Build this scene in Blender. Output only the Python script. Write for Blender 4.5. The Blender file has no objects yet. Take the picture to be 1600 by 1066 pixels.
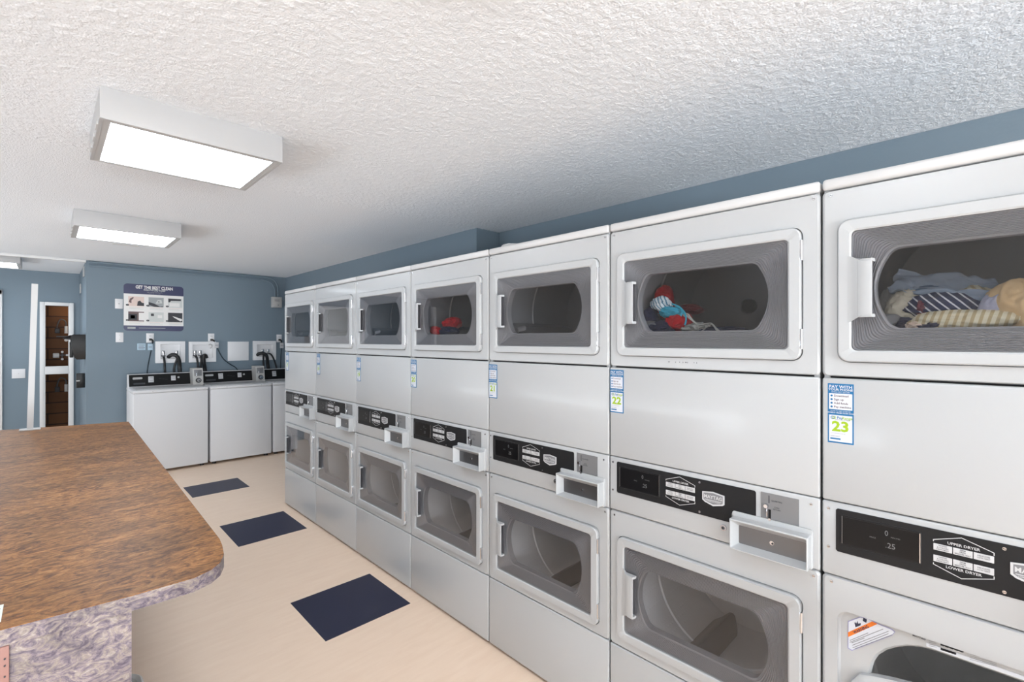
import bpy, bmesh, math, random
from mathutils import Vector, Matrix, noise
random.seed(7)
SC = bpy.context.scene
COL = SC.collection
PI = math.pi

# ------------------------------------------------------------------ materials
def srgb(r, g, b):
    f = lambda c: c / 12.92 if c <= 0.04045 else ((c + 0.055) / 1.055) ** 2.4
    return (f(r / 255), f(g / 255), f(b / 255), 1)

def newmat(name):
    m = bpy.data.materials.new(name)
    m.use_nodes = True
    nt = m.node_tree
    return m, nt, nt.nodes['Principled BSDF']

def mat(name, col, rough=0.5, metal=0.0, spec=0.5, coat=0.0, bump=None):
    m, nt, b = newmat(name)
    b.inputs['Base Color'].default_value = col
    b.inputs['Roughness'].default_value = rough
    b.inputs['Metallic'].default_value = metal
    b.inputs['Specular IOR Level'].default_value = spec
    if coat:
        b.inputs['Coat Weight'].default_value = coat
        b.inputs['Coat Roughness'].default_value = 0.08
    if bump:
        sc, st, dist = bump
        tc = nt.nodes.new('ShaderNodeTexCoord')
        n = nt.nodes.new('ShaderNodeTexNoise'); n.inputs['Scale'].default_value = sc
        n.inputs['Detail'].default_value = 3
        bp = nt.nodes.new('ShaderNodeBump'); bp.inputs['Strength'].default_value = st
        bp.inputs['Distance'].default_value = dist
        nt.links.new(tc.outputs['Object'], n.inputs['Vector'])
        nt.links.new(n.outputs['Fac'], bp.inputs['Height'])
        nt.links.new(bp.outputs['Normal'], b.inputs['Normal'])
    return m

def emit(name, col, strength):
    m, nt, b = newmat(name)
    b.inputs['Base Color'].default_value = (0.8, 0.8, 0.8, 1)
    b.inputs['Emission Color'].default_value = col
    b.inputs['Emission Strength'].default_value = strength
    return m

def glassmat(name, tint, ior=1.5, rough=0.0):
    m, nt, b = newmat(name)
    nt.nodes.remove(b)
    out = nt.nodes['Material Output']
    t = nt.nodes.new('ShaderNodeBsdfTransparent'); t.inputs['Color'].default_value = tint
    g = nt.nodes.new('ShaderNodeBsdfGlossy'); g.inputs['Roughness'].default_value = rough
    g.inputs['Color'].default_value = (1, 1, 1, 1)
    fr = nt.nodes.new('ShaderNodeFresnel')
    ge = nt.nodes.new('ShaderNodeNewGeometry'); mr = nt.nodes.new('ShaderNodeMapRange')   # same reflectance on both sides of the thin pane
    mr.inputs['To Min'].default_value = ior; mr.inputs['To Max'].default_value = 1 / ior
    nt.links.new(ge.outputs['Backfacing'], mr.inputs['Value']); nt.links.new(mr.outputs[0], fr.inputs['IOR'])
    mx = nt.nodes.new('ShaderNodeMixShader')
    nt.links.new(fr.outputs['Fac'], mx.inputs['Fac'])
    nt.links.new(t.outputs[0], mx.inputs[1]); nt.links.new(g.outputs[0], mx.inputs[2])
    nt.links.new(mx.outputs[0], out.inputs['Surface'])
    return m

M = {}
M['enamel'] = mat('white_enamel', srgb(178, 180, 182), 0.3, coat=0.2)
M['washer'] = mat('washer_enamel', srgb(214, 214, 216), 0.5, spec=0.35)
M['cap'] = mat('white_plastic', srgb(200, 200, 201), 0.35)
M['darkgap'] = mat('dark_gap', srgb(38, 38, 40), 0.7)
M['black'] = mat('black_fascia', srgb(26, 26, 28), 0.55, spec=0.3)
M['display'] = mat('display_black', srgb(14, 14, 16), 0.3, spec=0.3)
M['displaychar'] = mat('display_digit', srgb(118, 120, 122), 0.4)
M['print'] = mat('white_print', srgb(196, 196, 198), 0.5)
M['printgrey'] = mat('grey_print', srgb(120, 120, 124), 0.5)
M['printdark'] = mat('dark_print', srgb(52, 54, 60), 0.5)
M['chrome'] = mat('chrome', srgb(215, 215, 218), 0.18, 1.0)
M['steel'] = mat('brushed_steel', srgb(118, 118, 120), 0.32, 0.8, bump=(180, 0.15, 0.001))
M['plate'] = mat('coin_plate', srgb(128, 128, 130), 0.5, 0.3)
M['bowl'] = mat('door_bowl', srgb(150, 150, 153), 0.34)
M['pocket'] = mat('handle_pocket', srgb(92, 92, 96), 0.5)
M['glass'] = glassmat('tinted_door_glass', (0.84, 0.84, 0.85, 1), 1.42)
M['baffle'] = mat('baffle_grey', srgb(120, 120, 123), 0.4, 0.3)
M['blue'] = mat('sticker_blue', srgb(2, 100, 152), 0.45)
M['lime'] = mat('sticker_lime', srgb(152, 182, 18), 0.45)
M['stickwhite'] = mat('sticker_white', srgb(206, 210, 218), 0.45)
M['stickblack'] = mat('sticker_text', srgb(88, 62, 66), 0.5)
M['orange'] = mat('warning_orange', srgb(224, 118, 34), 0.5)
M['lilac'] = mat('warning_outline', srgb(150, 150, 190), 0.5)
M['navyprint'] = mat('navy_print', srgb(40, 44, 66), 0.5)
M['wall'] = mat('blue_wall_paint', srgb(117, 133, 145), 0.6, bump=(90, 0.12, 0.004))
M['wallwhite'] = mat('white_paint', srgb(222, 222, 220), 0.6)
M['trimwhite'] = mat('white_trim', srgb(226, 226, 226), 0.45)
M['whiteplastic'] = mat('white_plate', srgb(226, 226, 228), 0.4)
M['greyplastic'] = mat('grey_plastic', srgb(176, 176, 176), 0.45)
M['coinbox'] = mat('coin_meter_grey', srgb(190, 188, 185), 0.42, 0.15)
M['lidgrey'] = mat('washer_lid', srgb(178, 178, 178), 0.35)
M['rubber'] = mat('black_rubber', srgb(20, 21, 24), 0.45)
M['cord'] = mat('cord_teal_black', srgb(26, 44, 54), 0.5)
M['blackplastic'] = mat('black_plastic', srgb(15, 15, 17), 0.35)
M['navytile'] = mat('navy_vinyl', srgb(24, 27, 56), 0.42, bump=(60, 0.08, 0.001))
M['posternavy'] = mat('poster_navy', srgb(46, 50, 88), 0.35)
M['posterwhite'] = mat('poster_white', srgb(232, 230, 228), 0.4)
M['posterpink'] = mat('poster_pink', srgb(226, 205, 196), 0.5)
M['pgrey'] = mat('poster_grey', srgb(160, 164, 166), 0.5)
M['pdark'] = mat('poster_dark', srgb(48, 48, 54), 0.5)
M['pbrown'] = mat('poster_brown', srgb(104, 84, 84), 0.5)
M['plight'] = mat('poster_light', srgb(205, 208, 206), 0.5)
M['tagblue'] = mat('cord_tag', srgb(176, 200, 216), 0.5)
M['lampbody'] = mat('fixture_white', srgb(182, 182, 183), 0.5)
M['lamptrim'] = mat('fixture_trim', srgb(188, 188, 188), 0.4)
K_LAMP, K_REAR, K_SIDE = 11.5, 950, 90
M['diffuser'] = emit('lamp_diffuser', (0.90, 1.0, 1.09, 1), K_LAMP)
M['pink'] = mat('pink_bracket', srgb(158, 116, 106), 0.5)
M['paper'] = mat('paper_white', srgb(232, 238, 232), 0.6)
M['plastic_basket'] = mat('basket_white', srgb(228, 228, 226), 0.45)
M['console_black'] = mat('console_black', srgb(12, 12, 13), 0.5, spec=0.25)
M['pvc'] = mat('post_white', srgb(206, 206, 206), 0.4)

def ceiling_mat():
    m, nt, b = newmat('popcorn_ceiling')
    b.inputs['Base Color'].default_value = srgb(236, 240, 245)
    b.inputs['Roughness'].default_value = 0.9
    b.inputs['Specular IOR Level'].default_value = 0.2
    tc = nt.nodes.new('ShaderNodeTexCoord')
    n1 = nt.nodes.new('ShaderNodeTexNoise'); n1.inputs['Scale'].default_value = 105; n1.inputs['Detail'].default_value = 5
    n1.inputs['Roughness'].default_value = 0.62
    v = nt.nodes.new('ShaderNodeTexVoronoi'); v.inputs['Scale'].default_value = 150
    mm = nt.nodes.new('ShaderNodeMath'); mm.operation = 'MULTIPLY'; mm.inputs[1].default_value = -0.55
    ad = nt.nodes.new('ShaderNodeMath'); ad.operation = 'ADD'
    bp = nt.nodes.new('ShaderNodeBump'); bp.inputs['Strength'].default_value = 0.5; bp.inputs['Distance'].default_value = 0.006
    for x in (n1, v): nt.links.new(tc.outputs['Object'], x.inputs['Vector'])
    nt.links.new(v.outputs['Distance'], mm.inputs[0])
    nt.links.new(n1.outputs['Fac'], ad.inputs[0]); nt.links.new(mm.outputs[0], ad.inputs[1])
    nt.links.new(ad.outputs[0], bp.inputs['Height']); nt.links.new(bp.outputs['Normal'], b.inputs['Normal'])
    return m
M['ceiling'] = ceiling_mat()

def ramp_noise_mat(name, scale, stretch, rot, stops, rough, bump=0.0, coat=0.0, detail=8, dist=0.6, vein=None, nrough=0.6):
    m, nt, b = newmat(name)
    tc = nt.nodes.new('ShaderNodeTexCoord')
    mp = nt.nodes.new('ShaderNodeMapping')
    mp.inputs['Scale'].default_value = stretch; mp.inputs['Rotation'].default_value = rot
    n = nt.nodes.new('ShaderNodeTexNoise'); n.inputs['Scale'].default_value = scale; n.inputs['Detail'].default_value = detail
    n.inputs['Roughness'].default_value = nrough; n.inputs['Distortion'].default_value = dist
    r = nt.nodes.new('ShaderNodeValToRGB')
    el = r.color_ramp.elements
    while len(el) < len(stops): el.new(0.5)
    for e, (p, c) in zip(el, stops): e.position = p; e.color = c
    nt.links.new(tc.outputs['Object'], mp.inputs['Vector']); nt.links.new(mp.outputs[0], n.inputs['Vector'])
    nt.links.new(n.outputs['Fac'], r.inputs['Fac'])
    src = r.outputs['Color']
    if vein:
        vs, vc, vw = vein
        n2 = nt.nodes.new('ShaderNodeTexNoise'); n2.inputs['Scale'].default_value = vs; n2.inputs['Detail'].default_value = 4
        n2.inputs['Distortion'].default_value = 1.6
        nt.links.new(mp.outputs[0], n2.inputs['Vector'])
        sb = nt.nodes.new('ShaderNodeMath'); sb.operation = 'SUBTRACT'; sb.inputs[1].default_value = 0.5
        ab = nt.nodes.new('ShaderNodeMath'); ab.operation = 'ABSOLUTE'
        mr = nt.nodes.new('ShaderNodeMapRange'); mr.inputs['From Min'].default_value = 0; mr.inputs['From Max'].default_value = vw
        mr.inputs['To Min'].default_value = 0.75; mr.inputs['To Max'].default_value = 0
        mx = nt.nodes.new('ShaderNodeMixRGB'); mx.inputs['Color2'].default_value = vc
        nt.links.new(n2.outputs['Fac'], sb.inputs[0]); nt.links.new(sb.outputs[0], ab.inputs[0]); nt.links.new(ab.outputs[0], mr.inputs['Value'])
        nt.links.new(mr.outputs[0], mx.inputs['Fac']); nt.links.new(src, mx.inputs['Color1'])
        src = mx.outputs[0]
    nt.links.new(src, b.inputs['Base Color'])
    b.inputs['Roughness'].default_value = rough
    if coat: b.inputs['Coat Weight'].default_value = coat
    if bump:
        bp = nt.nodes.new('ShaderNodeBump'); bp.inputs['Strength'].default_value = bump; bp.inputs['Distance'].default_value = 0.002
        nt.links.new(n.outputs['Fac'], bp.inputs['Height']); nt.links.new(bp.outputs['Normal'], b.inputs['Normal'])
    return m
M['floor'] = ramp_noise_mat('beige_vinyl', 5, (1, 6, 1), (0, 0, 0.2),
    [(0.3, srgb(240, 213, 189)), (0.7, srgb(246, 221, 198))], 0.4)
def laminate(name, base, stops, sc, stretch, rot, rough, dk=(0.36, 0.62), fine=(0.7, 1.25), spec=0.35):
    """mottled laminate: streaky noise colours, larger dark patches and pale flecks"""
    m, nt, b = newmat(name)
    N, Lk = nt.nodes.new, nt.links.new
    tc = N('ShaderNodeTexCoord'); mp = N('ShaderNodeMapping')
    mp.inputs['Rotation'].default_value = rot; mp.inputs['Scale'].default_value = stretch
    Lk(tc.outputs['Object'], mp.inputs['Vector'])
    def nz(scale, det, dist, r=0.6):
        n = N('ShaderNodeTexNoise'); n.inputs['Scale'].default_value = scale; n.inputs['Detail'].default_value = det
        n.inputs['Distortion'].default_value = dist; n.inputs['Roughness'].default_value = r
        Lk(mp.outputs[0], n.inputs['Vector']); return n.outputs['Fac']
    rp = N('ShaderNodeValToRGB'); el = rp.color_ramp.elements
    while len(el) < len(stops): el.new(0.5)
    for e_, (p, c) in zip(el, stops): e_.position = p; e_.color = c
    Lk(nz(sc, 10, 2.2, 0.7), rp.inputs['Fac'])
    def scale_by(src, fac, lo, hi, f0, f1):
        mr = N('ShaderNodeMapRange'); mr.inputs['From Min'].default_value = f0; mr.inputs['From Max'].default_value = f1
        mr.inputs['To Min'].default_value = lo; mr.inputs['To Max'].default_value = hi; Lk(fac, mr.inputs['Value'])
        mx = N('ShaderNodeMixRGB'); mx.blend_type = 'MULTIPLY'; mx.inputs['Fac'].default_value = 1
        Lk(src, mx.inputs['Color1']); Lk(mr.outputs[0], mx.inputs['Color2']); return mx.outputs[0]
    c = scale_by(rp.outputs['Color'], nz(sc * 0.22, 3, 0.8), 0.72, 1.15, *dk)
    c = scale_by(c, nz(sc * 4.0, 4, 1.0, 0.7), fine[0], fine[1], 0.32, 0.68)
    Lk(c, b.inputs['Base Color']); b.inputs['Roughness'].default_value = rough; b.inputs['Specular IOR Level'].default_value = spec
    return m
M['counter_top'] = laminate('brown_laminate', None,
    [(0.30, srgb(72, 45, 32)), (0.42, srgb(108, 71, 42)), (0.50, srgb(142, 96, 54)), (0.60, srgb(164, 116, 68)), (0.72, srgb(182, 138, 92)), (0.82, srgb(126, 94, 76))],
    15, (1, 2.1, 1), (0, 0, math.radians(-8)), 0.40, spec=0.2)
M['counter_edge'] = laminate('purple_laminate', None,
    [(0.30, srgb(72, 64, 78)), (0.43, srgb(108, 98, 110)), (0.50, srgb(136, 124, 129)), (0.58, srgb(156, 144, 134)), (0.66, srgb(172, 163, 160)), (0.76, srgb(146, 135, 130))],
    24, (1, 1, 1.7), (0.3, 0.5, 0.5), 0.4, fine=(0.78, 1.16))

def block_mat():
    m, nt, b = newmat('brown_block')
    tc = nt.nodes.new('ShaderNodeTexCoord')
    mp = nt.nodes.new('ShaderNodeMapping'); mp.inputs['Rotation'].default_value = (PI / 2, 0, 0)
    br = nt.nodes.new('ShaderNodeTexBrick')
    br.inputs['Color1'].default_value = srgb(116, 74, 38); br.inputs['Color2'].default_value = srgb(100, 62, 32)
    br.inputs['Mortar'].default_value = srgb(60, 36, 20)
    br.inputs['Scale'].default_value = 1.0; br.inputs['Brick Width'].default_value = 0.5; br.inputs['Row Height'].default_value = 0.15
    br.inputs['Mortar Size'].default_value = 0.008
    nt.links.new(tc.outputs['Object'], mp.inputs['Vector']); nt.links.new(mp.outputs[0], br.inputs['Vector'])
    nt.links.new(br.outputs['Color'], b.inputs['Base Color'])
    b.inputs['Roughness'].default_value = 0.7
    return m
M['block'] = block_mat()

def drum_mat(name, col):
    m, nt, b = newmat(name)
    b.inputs['Base Color'].default_value = col
    b.inputs['Metallic'].default_value = 0.1; b.inputs['Roughness'].default_value = 0.42
    tc = nt.nodes.new('ShaderNodeTexCoord')
    v = nt.nodes.new('ShaderNodeTexVoronoi'); v.inputs['Scale'].default_value = 60; v.inputs['Randomness'].default_value = 0.0
    r = nt.nodes.new('ShaderNodeMapRange'); r.inputs['From Min'].default_value = 0.18; r.inputs['From Max'].default_value = 0.26
    bp = nt.nodes.new('ShaderNodeBump'); bp.inputs['Strength'].default_value = 0.25; bp.inputs['Distance'].default_value = 0.002
    nt.links.new(tc.outputs['Object'], v.inputs['Vector']); nt.links.new(v.outputs['Distance'], r.inputs['Value'])
    nt.links.new(r.outputs[0], bp.inputs['Height']); nt.links.new(bp.outputs['Normal'], b.inputs['Normal'])
    return m
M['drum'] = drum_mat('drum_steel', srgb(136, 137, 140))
M['drum_lit'] = drum_mat('drum_steel_lit', srgb(226, 226, 226))  # same steel for the lower drums, with brighter light painted into the colour

def cloth(name, col, stripe=None, scale=40, rot=(0, 0, 0), width=0.5):
    m, nt, b = newmat(name)
    b.inputs['Roughness'].default_value = 0.9; b.inputs['Specular IOR Level'].default_value = 0.1
    tc = nt.nodes.new('ShaderNodeTexCoord')
    if stripe:
        mp = nt.nodes.new('ShaderNodeMapping'); mp.inputs['Rotation'].default_value = rot
        w = nt.nodes.new('ShaderNodeTexWave'); w.inputs['Scale'].default_value = scale; w.inputs['Distortion'].default_value = 0.6
        r = nt.nodes.new('ShaderNodeValToRGB'); r.color_ramp.interpolation = 'CONSTANT'
        r.color_ramp.elements[0].color = col; r.color_ramp.elements[1].color = stripe; r.color_ramp.elements[1].position = width
        nt.links.new(tc.outputs['Object'], mp.inputs['Vector']); nt.links.new(mp.outputs[0], w.inputs['Vector'])
        nt.links.new(w.outputs['Fac'], r.inputs['Fac']); nt.links.new(r.outputs['Color'], b.inputs['Base Color'])
    else:
        b.inputs['Base Color'].default_value = col
    n = nt.nodes.new('ShaderNodeTexNoise'); n.inputs['Scale'].default_value = 160
    bp = nt.nodes.new('ShaderNodeBump'); bp.inputs['Strength'].default_value = 0.3; bp.inputs['Distance'].default_value = 0.002
    nt.links.new(tc.outputs['Object'], n.inputs['Vector']); nt.links.new(n.outputs['Fac'], bp.inputs['Height'])
    nt.links.new(bp.outputs['Normal'], b.inputs['Normal'])
    return m

# ------------------------------------------------------------------ helpers
class MB:
    """collects shapes into one mesh with material slots"""
    def __init__(self):
        self.bm = bmesh.new(); self.mats = []
    def mi(self, m):
        if isinstance(m, str): m = M[m]
        if m not in self.mats: self.mats.append(m)
        return self.mats.index(m)
    def absorb(self, tmp, m):
        i = self.mi(m)
        for f in tmp.faces: f.material_index = i
        me = bpy.data.meshes.new('tmp'); tmp.to_mesh(me); tmp.free()
        self.bm.from_mesh(me); bpy.data.meshes.remove(me)
    def box(self, x0, x1, y0, y1, z0, z1, m, bev=0, seg=2, mx=None):
        t = bmesh.new(); bmesh.ops.create_cube(t, size=1)
        for v in t.verts:
            v.co = Vector(((x0 + x1) / 2 + v.co.x * (x1 - x0), (y0 + y1) / 2 + v.co.y * (y1 - y0), (z0 + z1) / 2 + v.co.z * (z1 - z0)))
        if bev: bmesh.ops.bevel(t, geom=list(t.edges), offset=bev, segments=seg, profile=0.5, affect='EDGES')
        if mx is not None: t.transform(mx)
        self.absorb(t, m); return self
    def loft(self, loops, m, cap0=False, cap1=False, closed=True):
        t = bmesh.new(); vs = [[t.verts.new(p) for p in L] for L in loops]
        n = len(loops[0])
        for a, b in zip(vs, vs[1:]):
            for i in range(n if closed else n - 1):
                j = (i + 1) % n
                try: t.faces.new((a[i], a[j], b[j], b[i]))
                except ValueError: pass
        if cap0: t.faces.new(vs[0])
        if cap1: t.faces.new(list(reversed(vs[-1])))
        bmesh.ops.recalc_face_normals(t, faces=list(t.faces))
        self.absorb(t, m); return self
    def prism(self, pts, y0, y1, m):
        """polygon in x,z extruded along y"""
        return self.loft([[(x, y0, z) for x, z in pts], [(x, y1, z) for x, z in pts]], m, True, True)
    def prismz(self, pts, z0, z1, m):
        return self.loft([[(x, y, z0) for x, y in pts], [(x, y, z1) for x, y in pts]], m, True, True)
    def flat(self, pts, y, m):
        t = bmesh.new(); t.faces.new([t.verts.new((x, y, z)) for x, z in pts])
        self.absorb(t, m); return self
    def rect(self, x0, x1, z0, z1, y, m):
        return self.flat([(x0, z0), (x1, z0), (x1, z1), (x0, z1)], y, m)
    def cyl(self, p0, p1, r0, m, r1=None, n=16):
        p0, p1 = Vector(p0), Vector(p1); r1 = r0 if r1 is None else r1
        d = (p1 - p0).normalized(); q = d.to_track_quat('Z', 'Y').to_matrix()
        ring = lambda p, r: [p + q @ Vector((r * math.cos(2 * PI * i / n), r * math.sin(2 * PI * i / n), 0)) for i in range(n)]
        return self.loft([ring(p0, r0), ring(p1, r1)], m, True, True)
    def tube(self, pts, r, m, n=10, rad=None):
        pts = smooth_path([Vector(p) for p in pts])
        loops = []; N = len(pts); up = None
        for i, p in enumerate(pts):
            d = (pts[min(i + 1, N - 1)] - pts[max(i - 1, 0)]).normalized()
            if up is None: up = Vector((0, 1, 0)) if abs(d.y) < 0.9 else Vector((1, 0, 0))
            s = d.cross(up).normalized(); up = s.cross(d).normalized()
            loops.append([p + r * (math.cos(2 * PI * k / n) * s + math.sin(2 * PI * k / n) * up) for k in range(n)])
        return self.loft(loops, m, True, True)
    def text(self, s, x, z, size, y, m, align='CENTER', bold=0.0, sx=1.0, rot=0.0, ext=0.0):
        cu = bpy.data.curves.new('t', 'FONT'); cu.body = s; cu.size = size; cu.align_x = align; cu.align_y = 'CENTER'
        cu.offset = bold * size; cu.resolution_u = 2; cu.extrude = ext
        ob = bpy.data.objects.new('t', cu); COL.objects.link(ob)
        dg = bpy.context.evaluated_depsgraph_get(); dg.update()
        me = bpy.data.meshes.new_from_object(ob.evaluated_get(dg))
        bpy.data.objects.remove(ob); bpy.data.curves.remove(cu)
        t = bmesh.new(); t.from_mesh(me); bpy.data.meshes.remove(me)
        c, sn = math.cos(rot), math.sin(rot)
        for v in t.verts:
            a, b_ = v.co.x * sx, v.co.y
            v.co = Vector((x + a * c - b_ * sn, y - v.co.z, z + a * sn + b_ * c))
        self.absorb(t, m); return self
    def build(self, name, parent=None, loc=None, rot=None, angle=35, mx=None):
        if mx is not None: self.bm.transform(mx)
        me = bpy.data.meshes.new(name)
        for f in self.bm.faces: f.smooth = True
        self.bm.to_mesh(me); self.bm.free()
        for m in self.mats: me.materials.append(m)
        me.set_sharp_from_angle(angle=math.radians(angle))
        o = bpy.data.objects.new(name, me); COL.objects.link(o)
        if parent is not None: o.parent = parent
        if loc is not None: o.location = loc
        if rot is not None: o.rotation_euler = rot
        return o

def smooth_path(p, k=6):
    if len(p) < 3: return p
    out = []
    for i in range(len(p) - 1):
        p0, p1, p2, p3 = p[max(i - 1, 0)], p[i], p[i + 1], p[min(i + 2, len(p) - 1)]
        for j in range(k):
            t = j / k
            out.append(0.5 * ((2 * p1) + (p2 - p0) * t + (2 * p0 - 5 * p1 + 4 * p2 - p3) * t * t + (3 * p1 - p0 - 3 * p2 + p3) * t ** 3))
    out.append(p[-1]); return out

def rrect(x0, x1, z0, z1, r, bulge=0.0, k=6, mm=10):
    """rounded rectangle loop in x,z; sides may bulge outwards like a barrel"""
    pts = []
    cs = [(x1 - r, z0 + r, -PI / 2), (x1 - r, z1 - r, 0), (x0 + r, z1 - r, PI / 2), (x0 + r, z0 + r, PI)]
    arcs = [[(cx + r * math.cos(a + PI / 2 * i / k), cz + r * math.sin(a + PI / 2 * i / k)) for i in range(k + 1)] for cx, cz, a in cs]
    for i, A in enumerate(arcs):
        pts += A
        e, s = A[-1], arcs[(i + 1) % 4][0]
        pts += [(e[0] + (s[0] - e[0]) * j / mm, e[1] + (s[1] - e[1]) * j / mm) for j in range(1, mm)]
    if bulge:
        xc, zc, hw, hh = (x0 + x1) / 2, (z0 + z1) / 2, (x1 - x0) / 2, (z1 - z0) / 2
        pts = [(x + bulge * (1 - ((z - zc) / hh) ** 2) * (x - xc) / hw, z) for x, z in pts]
    return pts
def at(pts, y): return [(x, y, z) for x, z in pts]
def lerp(a, b, t): return [(p[0] + (q[0] - p[0]) * t, p[1] + (q[1] - p[1]) * t) for p, q in zip(a, b)]

def tag(o, label=None, cat=None, group=None, kind=None):
    if label: o['label'] = label
    if cat: o['category'] = cat
    if group: o['group'] = group
    if kind: o['kind'] = kind
    return o
def empty(name, loc, label, cat, group=None, rot=0.0):
    o = bpy.data.objects.new(name, None); COL.objects.link(o); o.empty_display_size = 0.1
    o.location = loc; o.rotation_euler = (0, 0, rot)
    return tag(o, label, cat, group)
def copy_tree(o, parent=None, skip=()):
    c = o.copy(); COL.objects.link(c)
    if parent is not None: c.parent = parent
    for ch in list(o.children):
        if ch not in skip: copy_tree(ch, c, skip)
    return c
def struct(mb, name, label=None):
    return tag(mb.build(name), label, None, None, 'structure')

# ------------------------------------------------------------------ the setting
H = 2.369            # ceiling height
XW1, XW2, YST = 2.70, 2.45, 2.91
YB, YR, XC = 7.17, 8.72, 0.31
XL, YF = -3.0, -6.0
CX = 1.5190          # dryer fronts

b = MB(); b.box(XL - 0.15, XW1 + 0.15, YF - 0.15, YR + 0.8, -0.1, 0, 'floor'); o = struct(b, 'floor', 'beige vinyl floor with navy inlaid squares')
def popcorn(x0, x1, y0, y1, step, amp):
    """sprayed texture as real relief: one grid of bumps hanging under the slab"""
    import numpy as np
    nx, ny = int((x1 - x0) / step), int((y1 - y0) / step)
    rs = np.random.RandomState(3); n = rs.rand(ny, nx)
    def blur(a, k):
        for ax in (0, 1):
            a = sum(w_ * np.roll(a, i, ax) for i, w_ in k)
        return a
    k1 = [(-1, .25), (0, .5), (1, .25)]; k2 = [(-2, .1), (-1, .2), (0, .4), (1, .2), (2, .1)]
    g = blur(n, k1); g2 = blur(blur(rs.rand(ny, nx), k2), k2)
    g = (g - g.mean()) / g.std(); g2 = (g2 - g2.mean()) / g2.std()
    d = g + 0.35 * g2; d = np.clip(d + 0.2, -0.8, 2.8) + 0.9
    edge = np.minimum(np.minimum(np.arange(nx)[None, :], nx - 1 - np.arange(nx)[None, :]) / 3.0, np.minimum(np.arange(ny)[:, None], ny - 1 - np.arange(ny)[:, None]) / 3.0)
    d = d * np.clip(edge, 0, 1) * amp
    X, Y = np.meshgrid(x0 + np.arange(nx) * step, y0 + np.arange(ny) * step)
    co = np.stack([X, Y, H - d], -1).reshape(-1, 3)
    i = np.arange(nx * ny).reshape(ny, nx)
    q = np.stack([i[:-1, :-1], i[1:, :-1], i[1:, 1:], i[:-1, 1:]], -1).reshape(-1, 4)
    me = bpy.data.meshes.new('relief')
    me.vertices.add(len(co)); me.vertices.foreach_set('co', co.ravel())
    me.loops.add(q.size); me.loops.foreach_set('vertex_index', q.ravel())
    me.polygons.add(len(q)); me.polygons.foreach_set('loop_start', np.arange(0, q.size, 4)); me.polygons.foreach_set('loop_total', np.full(len(q), 4))
    me.update(); me.validate()
    return me
b = MB(); b.box(XL - 0.15, XW1 + 0.15, YF - 0.15, YR + 0.8, H + 0.0005, H + 0.12, 'ceiling')
rel = popcorn(-0.32, XW1, -0.95, 3.05, 0.0055, 0.0008); b.bm.from_mesh(rel); bpy.data.meshes.remove(rel)
struct(b, 'ceiling', 'white popcorn textured ceiling')
b = MB(); b.box(XW1, XW1 + 0.12, YF, YST, 0, H, 'wall'); b.box(XW2, XW1 + 0.12, YST, YB + 0.12, 0, H, 'wall'); struct(b, 'wall_right', 'blue painted wall behind the dryers with a shallow step')
b = MB(); b.box(XC, XW2, YB, YB + 0.12, 0, H, 'wall'); b.box(XC, XC + 0.12, YB + 0.12, YR, 0, H, 'wall'); struct(b, 'wall_back', 'blue painted back wall above the washers')
# recess wall, with the narrow opening at x -0.03..0.21
DX0, DX1, DZ0, DZ1 = -0.03, 0.207, 0.10, 1.925
b = MB()
b.box(XL, DX0, YR, YR + 0.1, 0, H, 'wall'); b.box(DX1, XC + 0.12, YR, YR + 0.1, 0, H, 'wall')
b.box(DX0, DX1, YR, YR + 0.1, DZ1, H, 'wall'); b.box(DX0, DX1, YR, YR + 0.1, 0, DZ0, 'wall')
struct(b, 'wall_recess', 'blue painted wall of the recess beyond the counter')
b = MB(); b.box(-0.3, 0.5, YR + 0.45, YR + 0.5, 0, H, 'block'); b.box(-0.3, -0.25, YR + 0.1, YR + 0.45, 0, H, 'block'); b.box(0.45, 0.5, YR + 0.1, YR + 0.45, 0, H, 'block')
struct(b, 'wall_utility', 'brown block wall of the closet behind the narrow opening')
# left and rear walls (outside the frame), unseen openings put in for fill light
WLY0, WLY1, WZ0, WZ1 = 1.6, 7.4, 0.20, 1.35
b = MB()
b.box(XL - 0.12, XL, YF, WLY0, 0, H, 'wallwhite'); b.box(XL - 0.12, XL, WLY1, YR, 0, H, 'wallwhite')
b.box(XL - 0.12, XL, WLY0, WLY1, 0, WZ0, 'wallwhite'); b.box(XL - 0.12, XL, WLY0, WLY1, WZ1, H, 'wallwhite')
struct(b, 'wall_left', 'white painted wall with a long low opening added for fill light')
WRX0, WRX1 = -2.7, 1.0
b = MB()
b.box(XL, WRX0, YF - 0.12, YF, 0, H, 'wallwhite'); b.box(WRX1, XW1 + 0.12, YF - 0.12, YF, 0, H, 'wallwhite')
b.box(WRX0, WRX1, YF - 0.12, YF, 0, 0.3, 'wallwhite'); b.box(WRX0, WRX1, YF - 0.12, YF, 2.2, H, 'wallwhite')
struct(b, 'wall_front', 'white painted wall with a wide unseen window opening for fill light')
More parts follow.
